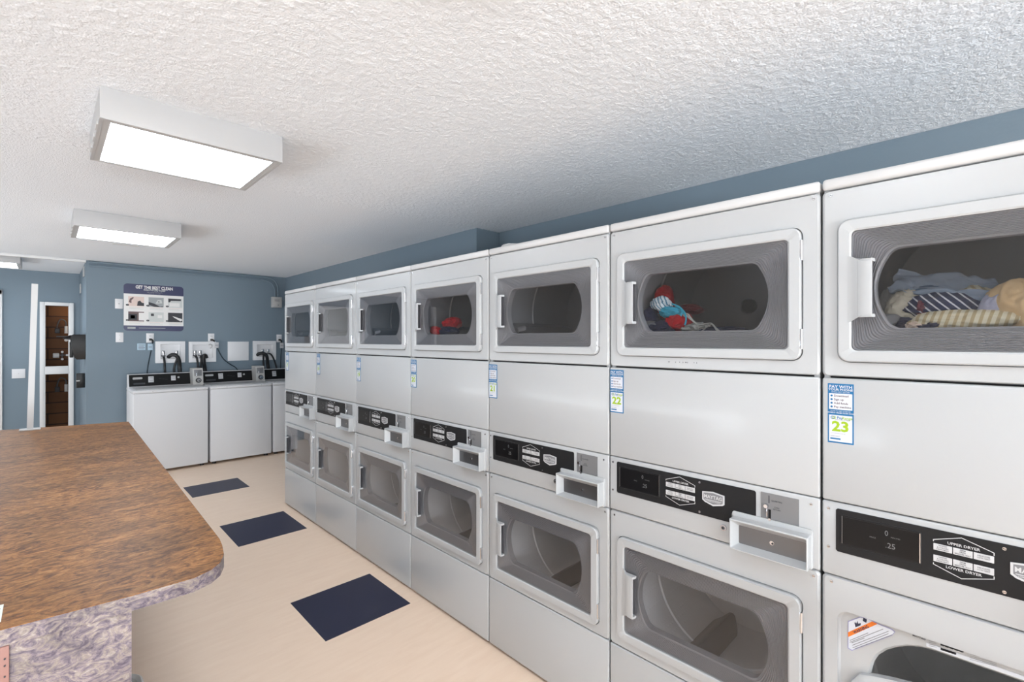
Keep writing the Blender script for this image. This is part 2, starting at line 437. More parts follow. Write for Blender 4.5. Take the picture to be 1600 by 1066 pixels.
# narrow white framed opening
b = MB()
f = 0.045; y0, y1 = YR - 0.03, YR + 0.02
b.box(DX0 - f, DX0, y0, y1, DZ0 - f, DZ1 + f, 'trimwhite', 0.006); b.box(DX1, DX1 + f, y0, y1, DZ0 - f, DZ1 + f, 'trimwhite', 0.006)
b.box(DX0, DX1, y0, y1, DZ1, DZ1 + f, 'trimwhite', 0.006); b.box(DX0, DX1, y0, y1, DZ0 - f, DZ0, 'trimwhite', 0.006)
b.box(DX0, DX1, y0, y1, 1.02, 1.125, 'trimwhite', 0.01)
b.box(DX0 - 0.004, DX0 + 0.008, y0 + 0.005, y1 + 0.06, DZ0, DZ1, 'trimwhite'); b.box(DX1 - 0.008, DX1 + 0.004, y0 + 0.005, y1 + 0.06, DZ0, DZ1, 'trimwhite')
struct(b, 'door_1', 'narrow white framed two-pane closet opening in the recess')
# white door at the frame's left edge
b = MB()
b.box(-1.36, -0.43, YR - 0.02, YR + 0.0, 0, 2.06, 'trimwhite', 0.004)
b.box(-0.47, -0.405, YR - 0.04, YR + 0.0, 0, 2.1, 'trimwhite', 0.006); b.box(-1.42, -1.355, YR - 0.04, YR, 0, 2.1, 'trimwhite', 0.006)
b.box(-1.42, -0.405, YR - 0.04, YR, 2.04, 2.1, 'trimwhite', 0.006)
struct(b, 'door_2', 'white door in the recess at the far left')
b = MB(); b.box(-2.0, XC - 0.002, YB - 0.03, YB + 0.015, H - 0.028, H, 'trimwhite', 0.004); struct(b, 'trim_1', 'thin white strip across the ceiling above the recess')
b = MB(); b.box(0.43, 0.62, 5.72, 5.78, H - 0.004, H, 'trimwhite'); o = b.build('ceiling_patch'); tag(o, 'small flat rectangular patch on the ceiling beyond the far ceiling light', 'patch')

# floor squares
for lab, x0, x1, ya, yb in [('nearest navy square tile set into the floor beside dryer 20', 0.969, 1.447, 2.29, 2.76),
                            ('navy square tile in the floor, the middle one of three', 0.969, 1.447, 3.77, 4.29),
                            ('navy square tile in the floor in front of the washers, the farthest of three', 0.965, 1.447, 5.245, 5.67)]:
    b = MB(); b.box(x0, x1, ya, yb, 0, 0.0015, 'navytile'); o = b.build('floor_tile'); tag(o, lab, 'floor tile', 'navy squares set into the floor')

# ------------------------------------------------------------------ ceiling lights
def ceiling_light(x0, y0, label, h=0.114, w=0.612, d=0.555, dm='diffuser'):
    r = empty('ceiling_light', (x0, y0, H), label, 'light', 'boxy ceiling lights')
    t = 0.012
    b = MB()
    b.box(0, w, 0, t, -h, 0, 'lampbody', 0.002); b.box(0, w, d - t, d, -h, 0, 'lampbody', 0.002)
    b.box(0, t, t, d - t, -h, 0, 'lampbody'); b.box(w - t, w, t, d - t, -h, 0, 'lampbody')
    b.box(t, w - t, t, d - t, -0.01, 0, 'lampbody')
    b.build('housing', r)
    b = MB(); e = 0.02
    b.box(t, w - t, t, t + e, -h + 0.001, -h + 0.012, 'lamptrim'); b.box(t, w - t, d - t - e * 0.6, d - t, -h + 0.001, -h + 0.012, 'lamptrim')
    b.box(t, t + e, t + e, d - t - e * .6, -h + 0.001, -h + 0.012, 'lamptrim'); b.box(w - t - e, w - t, t + e, d - t - e * .6, -h + 0.001, -h + 0.012, 'lamptrim')
    b.build('bezel', r)
    b = MB(); b.box(t + e, w - t - e, t + e, d - t - e * .6, -h + 0.004, -h + 0.010, dm); b.build('diffuser', r)
    for yy in (0.12, 0.27, 0.42):
        b = MB(); b.box(-0.004, 0.002, yy - 0.035, yy + 0.035, -h + 0.004, -h + 0.02, 'lamptrim', 0.001)
        b.build('latch', r)
    return r
ceiling_light(0.131, 2.21, 'larger looking white box ceiling light nearest the camera')
ceiling_light(0.126, 4.405, 'white box ceiling light between the near light and the back wall poster')
ceiling_light(-0.82, 7.24, 'white box ceiling light over the recess, cut by the frame at left', h=0.088)
ceiling_light(0.131, -0.02, 'white box ceiling light overhead, outside the photo')
ceiling_light(0.131, -2.24, 'white box ceiling light behind the camera, outside the photo')

# ------------------------------------------------------------------ stacked dryers
W = 0.683; PITCH = 0.688; YN = 0.336
PW, PWC = (0.113, 0.553), 0.333          # port opening
def front_panel(z0, z1, dz0, dz1, hz0, hz1):
    """slab with a stepped door recess and a barrel opening into the drum"""
    b = MB()
    o0 = rrect(0.0, W, z0, z1, 0.012)
    o1 = rrect(0.006, W - 0.006, z0 + 0.003, z1 - 0.003, 0.010)
    r0 = rrect(0.0350, 0.6420, dz0 - 0.0025, dz1 + 0.0025, 0.028)
    r1 = rrect(0.0355, 0.6415, dz0 - 0.002, dz1 + 0.002, 0.028)
    r2 = rrect(0.0405, 0.6365, dz0 + 0.003, dz1 - 0.003, 0.026)
    hl = rrect(0.140, 0.530, hz0, hz1, 0.085, 0.042)
    hl2 = rrect(0.145, 0.525, hz0 + 0.005, hz1 - 0.005, 0.082, 0.042)
    b.loft([at(o0, 0.014), at(o0, 0.006), at(o1, 0.0), at(r0, 0.0), at(r1, 0.001), at(r1, 0.008), at(r2, 0.0125), at(hl, 0.013), at(hl2, 0.019), at(hl2, 0.05)], 'enamel')
    return b.build('front_panel', dr)
def door(dz0, dz1, gz0, gz1, pz0, pz1, hc):
    g = rrect(0.068, 0.607, gz0, gz1, 0.012)
    fo = rrect(0.038, 0.639, dz0, dz1, 0.026)
    fo1 = rrect(0.041, 0.636, dz0 + 0.003, dz1 - 0.003, 0.024)
    gi = rrect(0.064, 0.611, gz0 - 0.004, gz1 + 0.004, 0.015)
    b = MB()
    b.loft([at(fo, 0.008), at(fo, -0.010), at(fo1, -0.014), at(gi, -0.014), at(g, -0.011), at(g, -0.002), at(gi, 0.010), at(fo, 0.008)], 'enamel')
    d = b.build('door', dr)
    # ribbed inner bowl behind the glass
    b = MB(); p = rrect(PW[0] + 0.036, PW[1] - 0.036, pz0, pz1, 0.016, 0.036)
    loops = []
    n = 13
    for i in range(n + 1):
        t = i / n
        base = -0.0035 + 0.0125 * t
        for dt, dy in ((0.0, 0.0), (0.28, -0.0022), (0.56, -0.0022), (0.84, 0.0)):
            tt = (i + dt) / (n + 1)
            loops.append(at(lerp(g, p, tt), base + dy))
    p2 = rrect(PW[0] + 0.040, PW[1] - 0.040, pz0 + 0.004, pz1 - 0.004, 0.014, 0.036)
    loops += [at(p, 0.009), at(p, 0.006), at(p2, 0.009), at(p2, 0.036)]
    b.loft(loops, 'bowl'); b.build('inner_bowl', d)
    b = MB(); gg = rrect(0.067, 0.608, gz0 - 0.001, gz1 + 0.001, 0.012)
    b.loft([at(gg, -0.008), at(gg, -0.005)], 'glass', True, True); b.build('door_glass', d)
    # pull handle
    b = MB(); hh = 0.085
    pts = [(0.060, hc - hh), (0.072, hc - hh), (0.086, hc - hh + 0.010), (0.096, hc - hh + 0.012), (0.096, hc + hh - 0.012), (0.086, hc + hh - 0.010), (0.072, hc + hh), (0.060, hc + hh)]
    cols = [(0.060, -0.0141, 0.088), (0.067, -0.0150, 0.086), (0.075, -0.0185, 0.081), (0.084, -0.0245, 0.074), (0.095, -0.0285, 0.070), (0.108, -0.0300, 0.0685), (0.1145, -0.0290, 0.068), (0.1145, -0.0255, 0.068), (0.100, -0.0235, 0.069), (0.086, -0.0195, 0.073), (0.076, -0.0120, 0.080), (0.060, -0.0100, 0.088)]
    b.loft([[(x, y, hc - h) for x, y, h in cols], [(x, y, hc + h) for x, y, h in cols]], 'enamel', True, True)
    zz0, zz1 = hc - hh + 0.013, hc + hh - 0.013
    for za, zb in ((zz0 - 0.003, zz0 + 0.005), (zz1 - 0.005, zz1 + 0.003)):
        pp = [(0.074, -0.009), (0.080, -0.019), (0.094, -0.0275), (0.1135, -0.0290), (0.1165, -0.022), (0.118, -0.009)]
        b.loft([[(x, y, za) for x, y in pp], [(x, y, zb) for x, y in pp]], 'enamel', True, True)
    b.box(0.085, 0.1135, -0.0095, -0.0065, zz0, zz1, 'pocket')
    b.box(0.083, 0.088, -0.024, -0.008, zz0, zz1, 'pocket')
    b.build('handle', d)
    for z in (gz1 - 0.035, gz0 + 0.03):
        b = MB(); b.box(0.634, 0.642, -0.013, 0.002, z - 0.028, z + 0.028, 'chrome', 0.001)
        b.cyl((0.6405, -0.011, z - 0.028), (0.6405, -0.011, z + 0.028), 0.0035, 'chrome', n=10)
        b.build('hinge', d)
    return d
def drum(zc, r, hz0, hz1, dm='drum', angs=(-38, 82, 202)):
    hl = rrect(0.145, 0.525, hz0 + 0.005, hz1 - 0.005, 0.082, 0.042)
    circ = lambda R, y: [(PWC + R * math.cos(math.atan2(z - zc, x - PWC)), y, zc + R * math.sin(math.atan2(z - zc, x - PWC))) for x, z in hl]
    b = MB()
    b.loft([at(hl, 0.048), circ(r, 0.062), circ(r, 0.22), circ(r - 0.005, 0.225), circ(r, 0.23), circ(r, 0.42), circ(r - 0.02, 0.47), circ(r * 0.5, 0.475), circ(0.03, 0.476)], dm)
    d = b.build('drum', dr)
    for a in angs:
        b = MB(); a = math.radians(a)
        er, et = Vector((math.cos(a), 0, math.sin(a))), Vector((-math.sin(a), 0, math.cos(a)))
        prof = [(-0.05, 0.002), (-0.03, 0.02), (-0.012, 0.062), (0.0, 0.07), (0.012, 0.062), (0.03, 0.02), (0.05, 0.002)]
        L = []
        for y, k in ((0.075, 0.45), (0.10, 0.9), (0.25, 1.0), (0.40, 1.0), (0.455, 0.8)):
            L.append([Vector((PWC, y, zc)) + er * (r - h * k) + et * s for s, h in prof])
        b.loft(L, 'baffle', True, True, closed=False); b.build('baffle', d)
    return d

dr = empty('stacked_dryer', (CX, YN + 6 * PITCH, 0), 'x', 'dryer', 'stacked coin dryers along the wall', -PI / 2)
# cabinet shell
b = MB()
b.box(0.003, 0.016, 0.012, 0.70, 0.012, 1.88, 'enamel'); b.box(W - 0.016, W - 0.003, 0.012, 0.70, 0.012, 1.88, 'enamel')
b.box(0.016, W - 0.016, 0.688, 0.70, 0.012, 1.88, 'enamel'); b.box(0.016, W - 0.016, 0.012, 0.69, 0.012, 0.03, 'darkgap')
b.box(0.016, W - 0.016, 0.02, 0.69, 1.366, 1.374, 'darkgap'); b.box(0.016, W - 0.016, 0.02, 0.69, 0.829, 0.837, 'darkgap')
b.box(0.02, W - 0.02, 0.05, 0.66, 0.0, 0.012, 'darkgap')
b.build('cabinet', dr)
b = MB(); b.box(0.0, W, -0.003, 0.70, 1.8785, 1.909, 'cap', 0.009, 3); b.build('top_cap', dr)
front_panel(1.3725, 1.8755, 1.413, 1.788, 1.446, 1.762)
front_panel(0.3325, 0.8315, 0.368, 0.745, 0.396, 0.722)
b = MB(); b.box(0, W, 0.0, 0.014, 1.0345, 1.3675, 'enamel', 0.006, 3); b.build('service_panel', dr)
b = MB(); b.box(0, W, 0.0, 0.014, 0.8345, 1.0325, 'enamel', 0.005, 3); b.build('fascia', dr)
b = MB(); b.box(0, W, 0.0, 0.014, 0.014, 0.3285, 'enamel', 0.006, 3); b.build('base_panel', dr)
door_up = door(1.413, 1.788, 1.443, 1.757, 1.4965, 1.708, 1.604)
door_low = door(0.368, 0.745, 0.399, 0.714, 0.440, 0.652, 0.548)
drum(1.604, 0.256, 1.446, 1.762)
drum_low = drum(0.562, 0.256, 0.396, 0.722, 'drum_lit', (14, 134, 254))
# control panel
b = MB()
pts = [(0.036, 0.9025), (0.447, 0.9025), (0.447, 0.931), (0.451, 0.9375), (0.514, 0.9375), (0.518, 0.941), (0.518, 1.013), (0.514, 1.0175), (0.036, 1.0175), (0.032, 1.0135), (0.032, 0.9065)]
b.prism(pts, -0.002, 0.002, 'black')
def line(b, p, q, wd, y, m):
    d = Vector((q[0] - p[0], q[1] - p[1])); n = Vector((-d.y, d.x)).normalized() * wd / 2; e = d.normalized() * wd * 0.4
    b.flat([(p[0] - e.x - n.x, p[1] - e.y - n.y), (q[0] + e.x - n.x, q[1] + e.y - n.y), (q[0] + e.x + n.x, q[1] + e.y + n.y), (p[0] - e.x + n.x, p[1] - e.y + n.y)], y, m)
hx = [(0.229, 0.989), (0.229, 0.9925), (0.278, 1.0105), (0.331, 0.9925), (0.331, 0.987)]
for p, q in zip(hx, hx[1:]): line(b, p, q, 0.0016, -0.0024, 'print')
hx = [(x, 1.9262 - z) for x, z in hx]
for p, q in zip(hx, hx[1:]): line(b, p, q, 0.0016, -0.0024, 'print')
b.text('UPPER DRYER', 0.281, 0.9915, 0.0085, -0.0024, 'print', bold=0.02, sx=1.05)
b.text('LOWER DRYER', 0.281, 0.9345, 0.0085, -0.0024, 'print', bold=0.02, sx=1.05)
cp = b.build('control_panel', dr)
for r_, (z0, z1) in enumerate(((0.969, 0.9845), (0.9415, 0.957))):
    for c_ in range(3):
        b = MB(); x0 = 0.229 + c_ * 0.0345
        b.box(x0, x0 + 0.033, -0.0036, -0.002, z0, z1, 'print', 0.0004, 1)
        L = (['WHITES', '& COLORS', 'HIGH HEAT'], ['PERM', 'PRESS', 'MEDIUM HEAT'], ['DELICATES', 'LOW HEAT'])[c_]
        for i, s in enumerate(L):
            b.text(s, x0 + 0.0165, z1 - 0.003 - i * 0.0046 - (0.002 if len(L) == 2 else 0), 0.0042, -0.0040, 'printdark', bold=0.01)
        b.build('button', cp)
b = MB()
b.box(0.042, 0.207, -0.003, -0.001, 0.924, 1.004, 'black', 0.001, 1)
b.box(0.047, 0.203, -0.0035, -0.002, 0.929, 0.999, 'display')
b.box(0.2035, 0.2055, -0.005, -0.002, 0.928, 1.000, 'chrome'); b.box(0.0455, 0.047, -0.0045, -0.002, 0.928, 1.000, 'steel')
b.text('0', 0.140, 0.981, 0.019, -0.0040, 'displaychar', sx=0.8)
b.text('.25', 0.148, 0.951, 0.019, -0.0040, 'displaychar', sx=0.9)
b.text('MINUTES', 0.158, 0.9735, 0.0045, -0.0040, 'displaychar'); b.text('PRICE', 0.112, 0.963, 0.0050, -0.0040, 'displaychar')
b.build('display', cp)
b = MB()
sh = lambda k: [(0.391 + (x - 0.391) * k, 0.965 + (z - 0.965) * k) for x, z in [(0.359, 0.953), (0.364, 0.949), (0.391, 0.941), (0.421, 0.949), (0.426, 0.953), (0.426, 0.981), (0.391, 0.986), (0.356, 0.981), (0.356, 0.955)]]
b.prism(sh(1), -0.0045, -0.002, 'print')
b.flat([(0.391 + (x - 0.391) * 0.87, 0.9655 + (z - 0.965) * 0.80) for x, z in sh(1)], -0.0048, 'printgrey')
b.text('MAYTAG', 0.391, 0.968, 0.0155, -0.0052, 'print', bold=0.025, sx=0.92)
b.rect(0.364, 0.418, 0.9575, 0.9595, -0.0052, 'print')
b.text('COMMERCIAL LAUNDRY', 0.391, 0.9545, 0.0042, -0.0052, 'print', bold=0.02)
b.build('badge', cp)
# coin slot
b = MB(); b.box(0.532, 0.632, -0.0015, 0.001, 0.934, 1.019, 'plate')
b.box(0.553, 0.5555, -0.0022, 0.0, 0.990, 1.0125, 'printdark'); b.box(0.5525, 0.5595, -0.0022, 0.0, 0.944, 0.972, 'display')
b.text('QUARTERS', 0.575, 0.999, 0.0058, -0.0022, 'printdark', bold=0.02); b.text('COIN', 0.575, 0.981, 0.0052, -0.0022, 'printdark', bold=0.02); b.text('RETURN', 0.575, 0.975, 0.0052, -0.0022, 'printdark', bold=0.02)
cs = b.build('coin_slot', dr)
b = MB(); b.cyl((0.5475, -0.001, 0.9815), (0.5475, -0.012, 0.9815), 0.0065, 'chrome', 0.0055); b.box(0.5475, 0.5515, -0.007, -0.001, 0.948, 0.976, 'chrome', 0.001); b.cyl((0.557, -0.001, 0.9435), (0.557, -0.008, 0.9435), 0.004, 'chrome')
b.build('coin_lever', cs)
# coin box hood
b = MB(); oo = rrect(0.451, 0.667, 0.833, 0.943, 0.006); of = rrect(0.455, 0.664, 0.838, 0.930, 0.004); ii = rrect(0.470, 0.655, 0.849, 0.906, 0.003)
im = rrect(0.473, 0.652, 0.852, 0.904, 0.003)
b.loft([at(oo, 0.002), at(oo, -0.006), at(of, -0.009), at(of, -0.040), at(rrect(0.457, 0.662, 0.840, 0.928, 0.004), -0.042), at(rrect(0.459, 0.660, 0.842, 0.926, 0.004), -0.042), at(ii, -0.012), at(im, -0.006)], 'enamel')
hood = b.build('coin_box', dr)
b = MB(); b.box(0.470, 0.655, -0.009, -0.003, 0.849, 0.907, 'steel'); b.cyl((0.565, -0.008, 0.879), (0.565, -0.013, 0.879), 0.006, 'chrome'); b.cyl((0.567, -0.0125, 0.878), (0.567, -0.014, 0.878), 0.003, 'darkgap')
b.build('coin_drawer_face', hood)
b = MB(); b.cyl((0.423, 0.0, 0.881), (0.423, -0.006, 0.881), 0.010, 'chrome', 0.009); b.cyl((0.423, -0.005, 0.881), (0.423, -0.0065, 0.881), 0.006, 'printgrey'); b.cyl((0.423, -0.006, 0.881), (0.423, -0.0075, 0.881), 0.003, 'darkgap')
b.build('lock', dr)
sb = MB(); sb.cyl((0, 0.001, 0), (0, -0.0025, 0), 0.0045, 'chrome', 0.0035, n=12); sb.box(-0.003, 0.003, -0.0028, -0.002, -0.0006, 0.0006, 'darkgap')
scr = sb.build('screw', dr, (0.015, 0, 1.013))
for x, z in [(0.015, 0.909), (0.662, 1.013), (0.662, 0.937), (0.347, 1.0075), (0.347, 0.9115), (0.02, 1.862), (0.668, 1.862), (0.022, 0.816), (0.668, 0.816)]:
    s = scr.copy(); COL.objects.link(s); s.parent = dr; s.location = (x, -0.002 if x == 0.347 else 0, z)

def sticker(parent, num, x0, z1, wd=0.058, ht=0.160):
    b = MB(); u = lambda t: x0 + wd * t; v = lambda t: z1 - ht * t
    b.box(x0, x0 + wd, -0.0012, 0.0, z1 - ht, z1, 'blue')
    y1, y2 = -0.0015, -0.0018
    b.rect(u(0.05), u(0.95), v(0.435), v(0.165), y1, 'stickwhite'); b.rect(u(0.05), u(0.95), v(0.975), v(0.53), y1, 'stickwhite')
    b.text('PAY WITH', u(0.5), v(0.055), 0.0112, y2, 'stickwhite', bold=0.02, sx=1.0); b.text('YOUR PHONE', u(0.5), v(0.103), 0.0082, y2, 'stickwhite', bold=0.02, sx=1.05)
    b.text('SIMPLE FAST SECURE', u(0.5), v(0.142), 0.0045, y2, 'stickwhite')
    for i, s in enumerate(('Download', 'Sign up', 'Add funds', 'Pay machine')):
        zz = v(0.205 + i * 0.062)
        b.flat([(u(0.15) + 0.0028 * math.cos(k * PI / 5), zz + 0.0028 * math.sin(k * PI / 5)) for k in range(10)], y2, 'blue')
        b.text(s, u(0.24), zz, 0.0078, y2, 'stickblack', 'LEFT', bold=0.012)
    b.text('SCAN TO GET STARTED', u(0.5), v(0.462), 0.0042, y2, 'stickwhite'); b.text('PAYMENT FROM YOUR HAND', u(0.5), v(0.492), 0.0046, y2, 'stickwhite', bold=0.02)
    for k, mm_ in ((0, 'blue'), (1, 'lime')):
        cx_, cz_ = u(0.19 + 0.06 * k), v(0.573)
        ring = lambda R: [(cx_ + R * math.cos(a * PI / 6), y2, cz_ + R * math.sin(a * PI / 6)) for a in range(12)]
        b.loft([ring(0.0046), ring(0.0030)], mm_)
    b.text('Pay', u(0.36), v(0.573), 0.0095, y2, 'blue', 'LEFT', bold=0.015); b.text('Range', u(0.56), v(0.573), 0.0095, y2, 'lime', 'LEFT', bold=0.015)
    b.text('MACHINE NUMBER', u(0.58), v(0.607), 0.0038, y2, 'printgrey')
    b.text(num, u(0.5), v(0.725), 0.037, y2, 'lime', bold=0.035, sx=1.06)
    b.text('scan to download the app', u(0.40), v(0.835), 0.0032, y2, 'printgrey')
    b.text('NEED HELP?', u(0.10), v(0.885), 0.0042, y2, 'printgrey', 'LEFT'); b.rect(u(0.10), u(0.5), v(0.94), v(0.915), y2, 'blue')
    return b.build('number_sticker', parent)

STK = {17: (0.035, 1.362), 18: (0.024, 1.362), 19: (0.009, 1.350), 20: (0.002, 1.356), 21: (0.001, 1.354), 22: (0.002, 1.359), 23: (0.0135, 1.353)}
LBL = {17: 'white stacked dryer farthest along the row, next to the washers',
       18: 'white stacked dryer second from the washers end of the row',
       19: 'white stacked dryer numbered 19, glare streak on its upper window',
       20: 'white stacked dryer numbered 20 with red clothes in its upper drum',
       21: 'white stacked dryer numbered 21 with both drums empty',
       22: 'white stacked dryer numbered 22 with red and turquoise laundry above',
       23: 'white stacked dryer numbered 23, striped laundry above, lower drum open'}
dryers = {17: dr}
for i, n in enumerate(range(18, 24)):
    c = copy_tree(dr, skip=(door_low,) if n == 23 else ())
    c.location = (CX, YN + (5 - i) * PITCH, 0); dryers[n] = c
for n, d in dryers.items():
    d['label'] = LBL[n]; sticker(d, str(n), *STK[n])

# the open lower door of dryer 23 (swung fully aside) and what it uncovers
d23 = dryers[23]
dd = copy_tree(door_low, d23)
dd.matrix_basis = Matrix.Translation((0.640, 0, 0)) @ Matrix.Rotation(math.radians(112), 4, 'Z') @ Matrix.Translation((-0.640, 0, 0))
def onX(px, py, X):
    f, s, c = 741.7, math.sin(math.radians(44.366)), math.cos(math.radians(44.366))
    k = (px - 800) / f; Y = X * (c - k * s) / (k * c + s); d = X * s + Y * c
    return Y, 1.47 + (531.64 - py) / f * d
def lw(px, py, y=0.0118): Y, z = onX(px, py, CX + y); return (YN - Y, z)
b = MB(); yl = 0.0116
Q = lambda *pp: [lw(1300 + a / 5.333, 940 + c / 5.333) for a, c in pp]
b.loft([[(x, yl, z) for x, z in Q((133, 165), (235, 128), (300, 140), (385, 185), (505, 232), (526, 255), (500, 285), (165, 412), (130, 390), (131, 280))],
        [(x, yl + 0.0006, z) for x, z in Q((133, 165), (235, 128), (300, 140), (385, 185), (505, 232), (526, 255), (500, 285), (165, 412), (130, 390), (131, 280))]], 'lilac', True, True)
b.flat(Q((139, 170), (236, 134), (300, 146), (383, 191), (500, 237), (519, 256), (495, 280), (167, 404), (137, 385), (137, 280)), yl - 0.0003, 'stickwhite')
b.flat(Q((133, 257), (335, 166), (380, 187), (135, 296)), yl - 0.0006, 'orange')
b.flat(Q((186, 170), (196, 182), (198, 168), (206, 184), (212, 160), (220, 184), (240, 180), (240, 198), (196, 215)), yl - 0.0006, 'navyprint')
b.flat(Q((262, 134), (292, 150), (286, 178), (256, 162)), yl - 0.0006, 'navyprint')
p0, p1 = lw(1300 + 185 / 5.333, 940 + 258 / 5.333), lw(1300 + 300 / 5.333, 940 + 208 / 5.333)
ang = math.atan2(p1[1] - p0[1], p1[0] - p0[0])
b.text('WARNING', (p0[0] + p1[0]) / 2, (p0[1] + p1[1]) / 2, 0.009, yl - 0.0009, 'navyprint', bold=0.03, rot=ang)
for i, (a0, c0, a1, c1) in enumerate([(150, 325, 300, 262), (150, 340, 425, 230), (165, 345, 270, 305), (170, 365, 470, 248), (175, 385, 470, 268), (190, 395, 500, 278)]):
    p, q = lw(1300 + a0 / 5.333, 940 + c0 / 5.333), lw(1300 + a1 / 5.333, 940 + c1 / 5.333)
    line(b, p, q, 0.0013, yl - 0.0006, 'printgrey')
b.build('warning_label', d23)
b = MB(); yl = 0.0116
def strip(a0, c0, a1, c1, wd, m):
    line(b, lw(1300 + a0 / 5.333, 940 + c0 / 5.333), lw(1300 + a1 / 5.333, 940 + c1 / 5.333), wd, yl, m)
p = lw(1300 + 725 / 5.333, 940 + 300 / 5.333)
b.box(0.215, 0.40, 0.0119, 0.0132, 0.7235, 0.7325, 'stickwhite')
b.text('MAYTAG', p[0], p[1], 0.006, yl, 'printdark', bold=0.03)
for k in range(4): strip(808, 328 + 14 * k, 860 + 10 * (k % 2), 340 + 14 * k, 0.0008, 'printgrey')
for k in range(14): strip(915 + 13 * k, 360 + 4.2 * k, 920 + 13 * k, 362 + 4.2 * k, 0.004 if k % 3 else 0.006, 'printdark')
for k in range(9): strip(915 + 13 * k, 398 + 4.2 * k, 920 + 13 * k, 400 + 4.2 * k, 0.004 if k % 2 else 0.0055, 'printdark')
for k in range(4): strip(1150, 440 + 14 * k, 1370, 500 + 14 * k, 0.0007, 'printgrey')
b.build('rating_label', d23)
# arched white lint guard at the foot of the open drum
b = MB()
top = [(0.060 + 0.554 * i / 24, 0.560 + 0.055 * math.sin(PI * i / 24) ** 0.6 + (0.02 if 0 < i < 24 else 0)) for i in range(25)]
bot = [(x, 0.385) for x, z in top]
L = []
for y, dz in ((0.020, -0.004), (0.000, -0.002), (-0.004, -0.010)):
    L.append([(x, y, z + dz) for x, z in top])
L.append([(x, -0.004, z) for x, z in bot]); L.append([(x, 0.020, z) for x, z in bot]); L.append(L[0])
b.loft(L, 'enamel', closed=False); b.build('lint_guard', d23)
# adhesive remains under the upper door of 22
b = MB()
for i, x in enumerate((0.236, 0.262, 0.276, 0.288, 0.296, 0.304, 0.326, 0.335)):
    b.box(x, x + (0.006 if i in (0, 4) else 0.002), -0.0006, 0.0005, 1.394 - 0.001 * (i % 2), 1.3975, 'printgrey')
b.build('adhesive_residue', dryers[22])

# ------------------------------------------------------------------ laundry
def crumple(name, px, py, depth, size, m, seed, label, grp, rot=0.0, flat=1.0, amp=0.34, fr=1.0):
    """a wad of cloth lying in a drum"""
    Y, z = onX(px, py, CX + depth)
    w_ = (YN + (0 if px > 1290 else PITCH if px > 950 else 3 * PITCH)) - Y      # keep inside the drum's near side
    size = (min(size[0], max(0.02, w_ - 0.085)), size[1], min(size[2], max(0.012, z - (1.604 - math.sqrt(max(0.0, 0.25 ** 2 - (w_ - PWC) ** 2))))))
    t = bmesh.new(); bmesh.ops.create_icosphere(t, subdivisions=5, radius=1.0)
    off = Vector((seed * 7.3, seed * 3.1, seed * 1.7))
    for v in t.verts:
        n = v.co.normalized()
        q = n * 1.5 * fr + off
        w = Vector((noise.noise(q * 0.9), noise.noise(q * 0.9 + Vector((9, 2, 4))), noise.noise(q * 0.9 + Vector((3, 8, 1)))))
        rd = 1 - abs(noise.noise(q * 1.4 + w * 1.2)) * 2
        rd2 = 1 - abs(noise.noise(q * 3.1 + w * 2.0)) * 2
        rr = 1 + amp * (0.55 * noise.noise(q * 0.7) * 2 + 0.45 * rd + 0.22 * rd2 - 0.3)
        v.co = Vector((n.x * rr * size[0], n.y * rr * size[1], n.z * rr * size[2]))
    b = MB(); b.absorb(t, m)
    o = b.build(name, None, (CX + depth, Y, z), (rot, 0, -PI / 2), 80)
    return tag(o, label, 'clothing', grp)
def sheet(name, px, py, depth, ux, uz, m, seed, label, grp, rot=(0, 0, 0), amp=0.02, fray=0.0, th=0.004):
    Y, z = onX(px, py, CX + depth)
    N = 30; rows = []
    off = Vector((seed * 5.1, seed * 2.7, 0))
    for i in range(N + 1):
        r_ = []
        for j in range(N + 1):
            a, c_ = i / N - 0.5, j / N - 0.5
            q = Vector((a * 3, c_ * 3, 0)) + off
            e = fray * noise.noise(Vector((a * 30, c_ * 30, seed))) if max(abs(a), abs(c_)) > 0.46 else 0
            bend = -0.5 * c_ * c_ * uz
            r_.append(Vector((a * ux + e + 0.02 * noise.noise(q * 1.3), bend + amp * 2 * noise.noise(q) + amp * noise.noise(q * 2.7), c_ * uz + e)))
        rows.append(r_)
    b = MB(); top = [r_ for r_ in rows]; under = [[p + Vector((0, th, 0)) for p in r_] for r_ in rows]
    b.loft(top, m, closed=False); b.loft(under, m, closed=False)
    ring = lambda R: [R[0][j] for j in range(N + 1)] + [R[i][N] for i in range(1, N + 1)] + [R[N][j] for j in range(N - 1, -1, -1)] + [R[i][0] for i in range(N - 1, 0, -1)]
    b.loft([ring(top), ring(under)], m)
    o = b.build(name, None, (CX + depth, Y, z), None, 80)
    o.rotation_mode = 'XYZ'
    o.matrix_world = Matrix.Translation((CX + depth, Y, z)) @ Matrix.Rotation(-PI / 2, 4, 'Z') @ Matrix.Rotation(rot[2], 4, 'Z') @ Matrix.Rotation(rot[1], 4, 'Y') @ Matrix.Rotation(rot[0], 4, 'X')
    return tag(o, label, 'clothing', grp)
RED = cloth('red_cloth', srgb(190, 8, 26)); NAVY = cloth('navy_cloth', srgb(34, 38, 66)); CYAN = cloth('turquoise_cloth', srgb(60, 178, 206))
STRC = cloth('white_blue_stripe', srgb(226, 236, 240), srgb(90, 140, 165), 30, (0, 0.5, 0), 0.72)
GREYW = cloth('greyish_white_cloth', srgb(178, 178, 172)); DENIM = cloth('faded_denim', srgb(140, 154, 172)); DENIMD = cloth('denim_inside', srgb(72, 98, 124))
STRN = cloth('navy_white_stripe', srgb(38, 46, 78), srgb(214, 214, 220), 22, (0, 0.75, 0), 0.86)
STRB = cloth('cream_tan_stripe', srgb(222, 212, 184), srgb(188, 170, 130), 22, (0, -0.25, 0), 0.58)
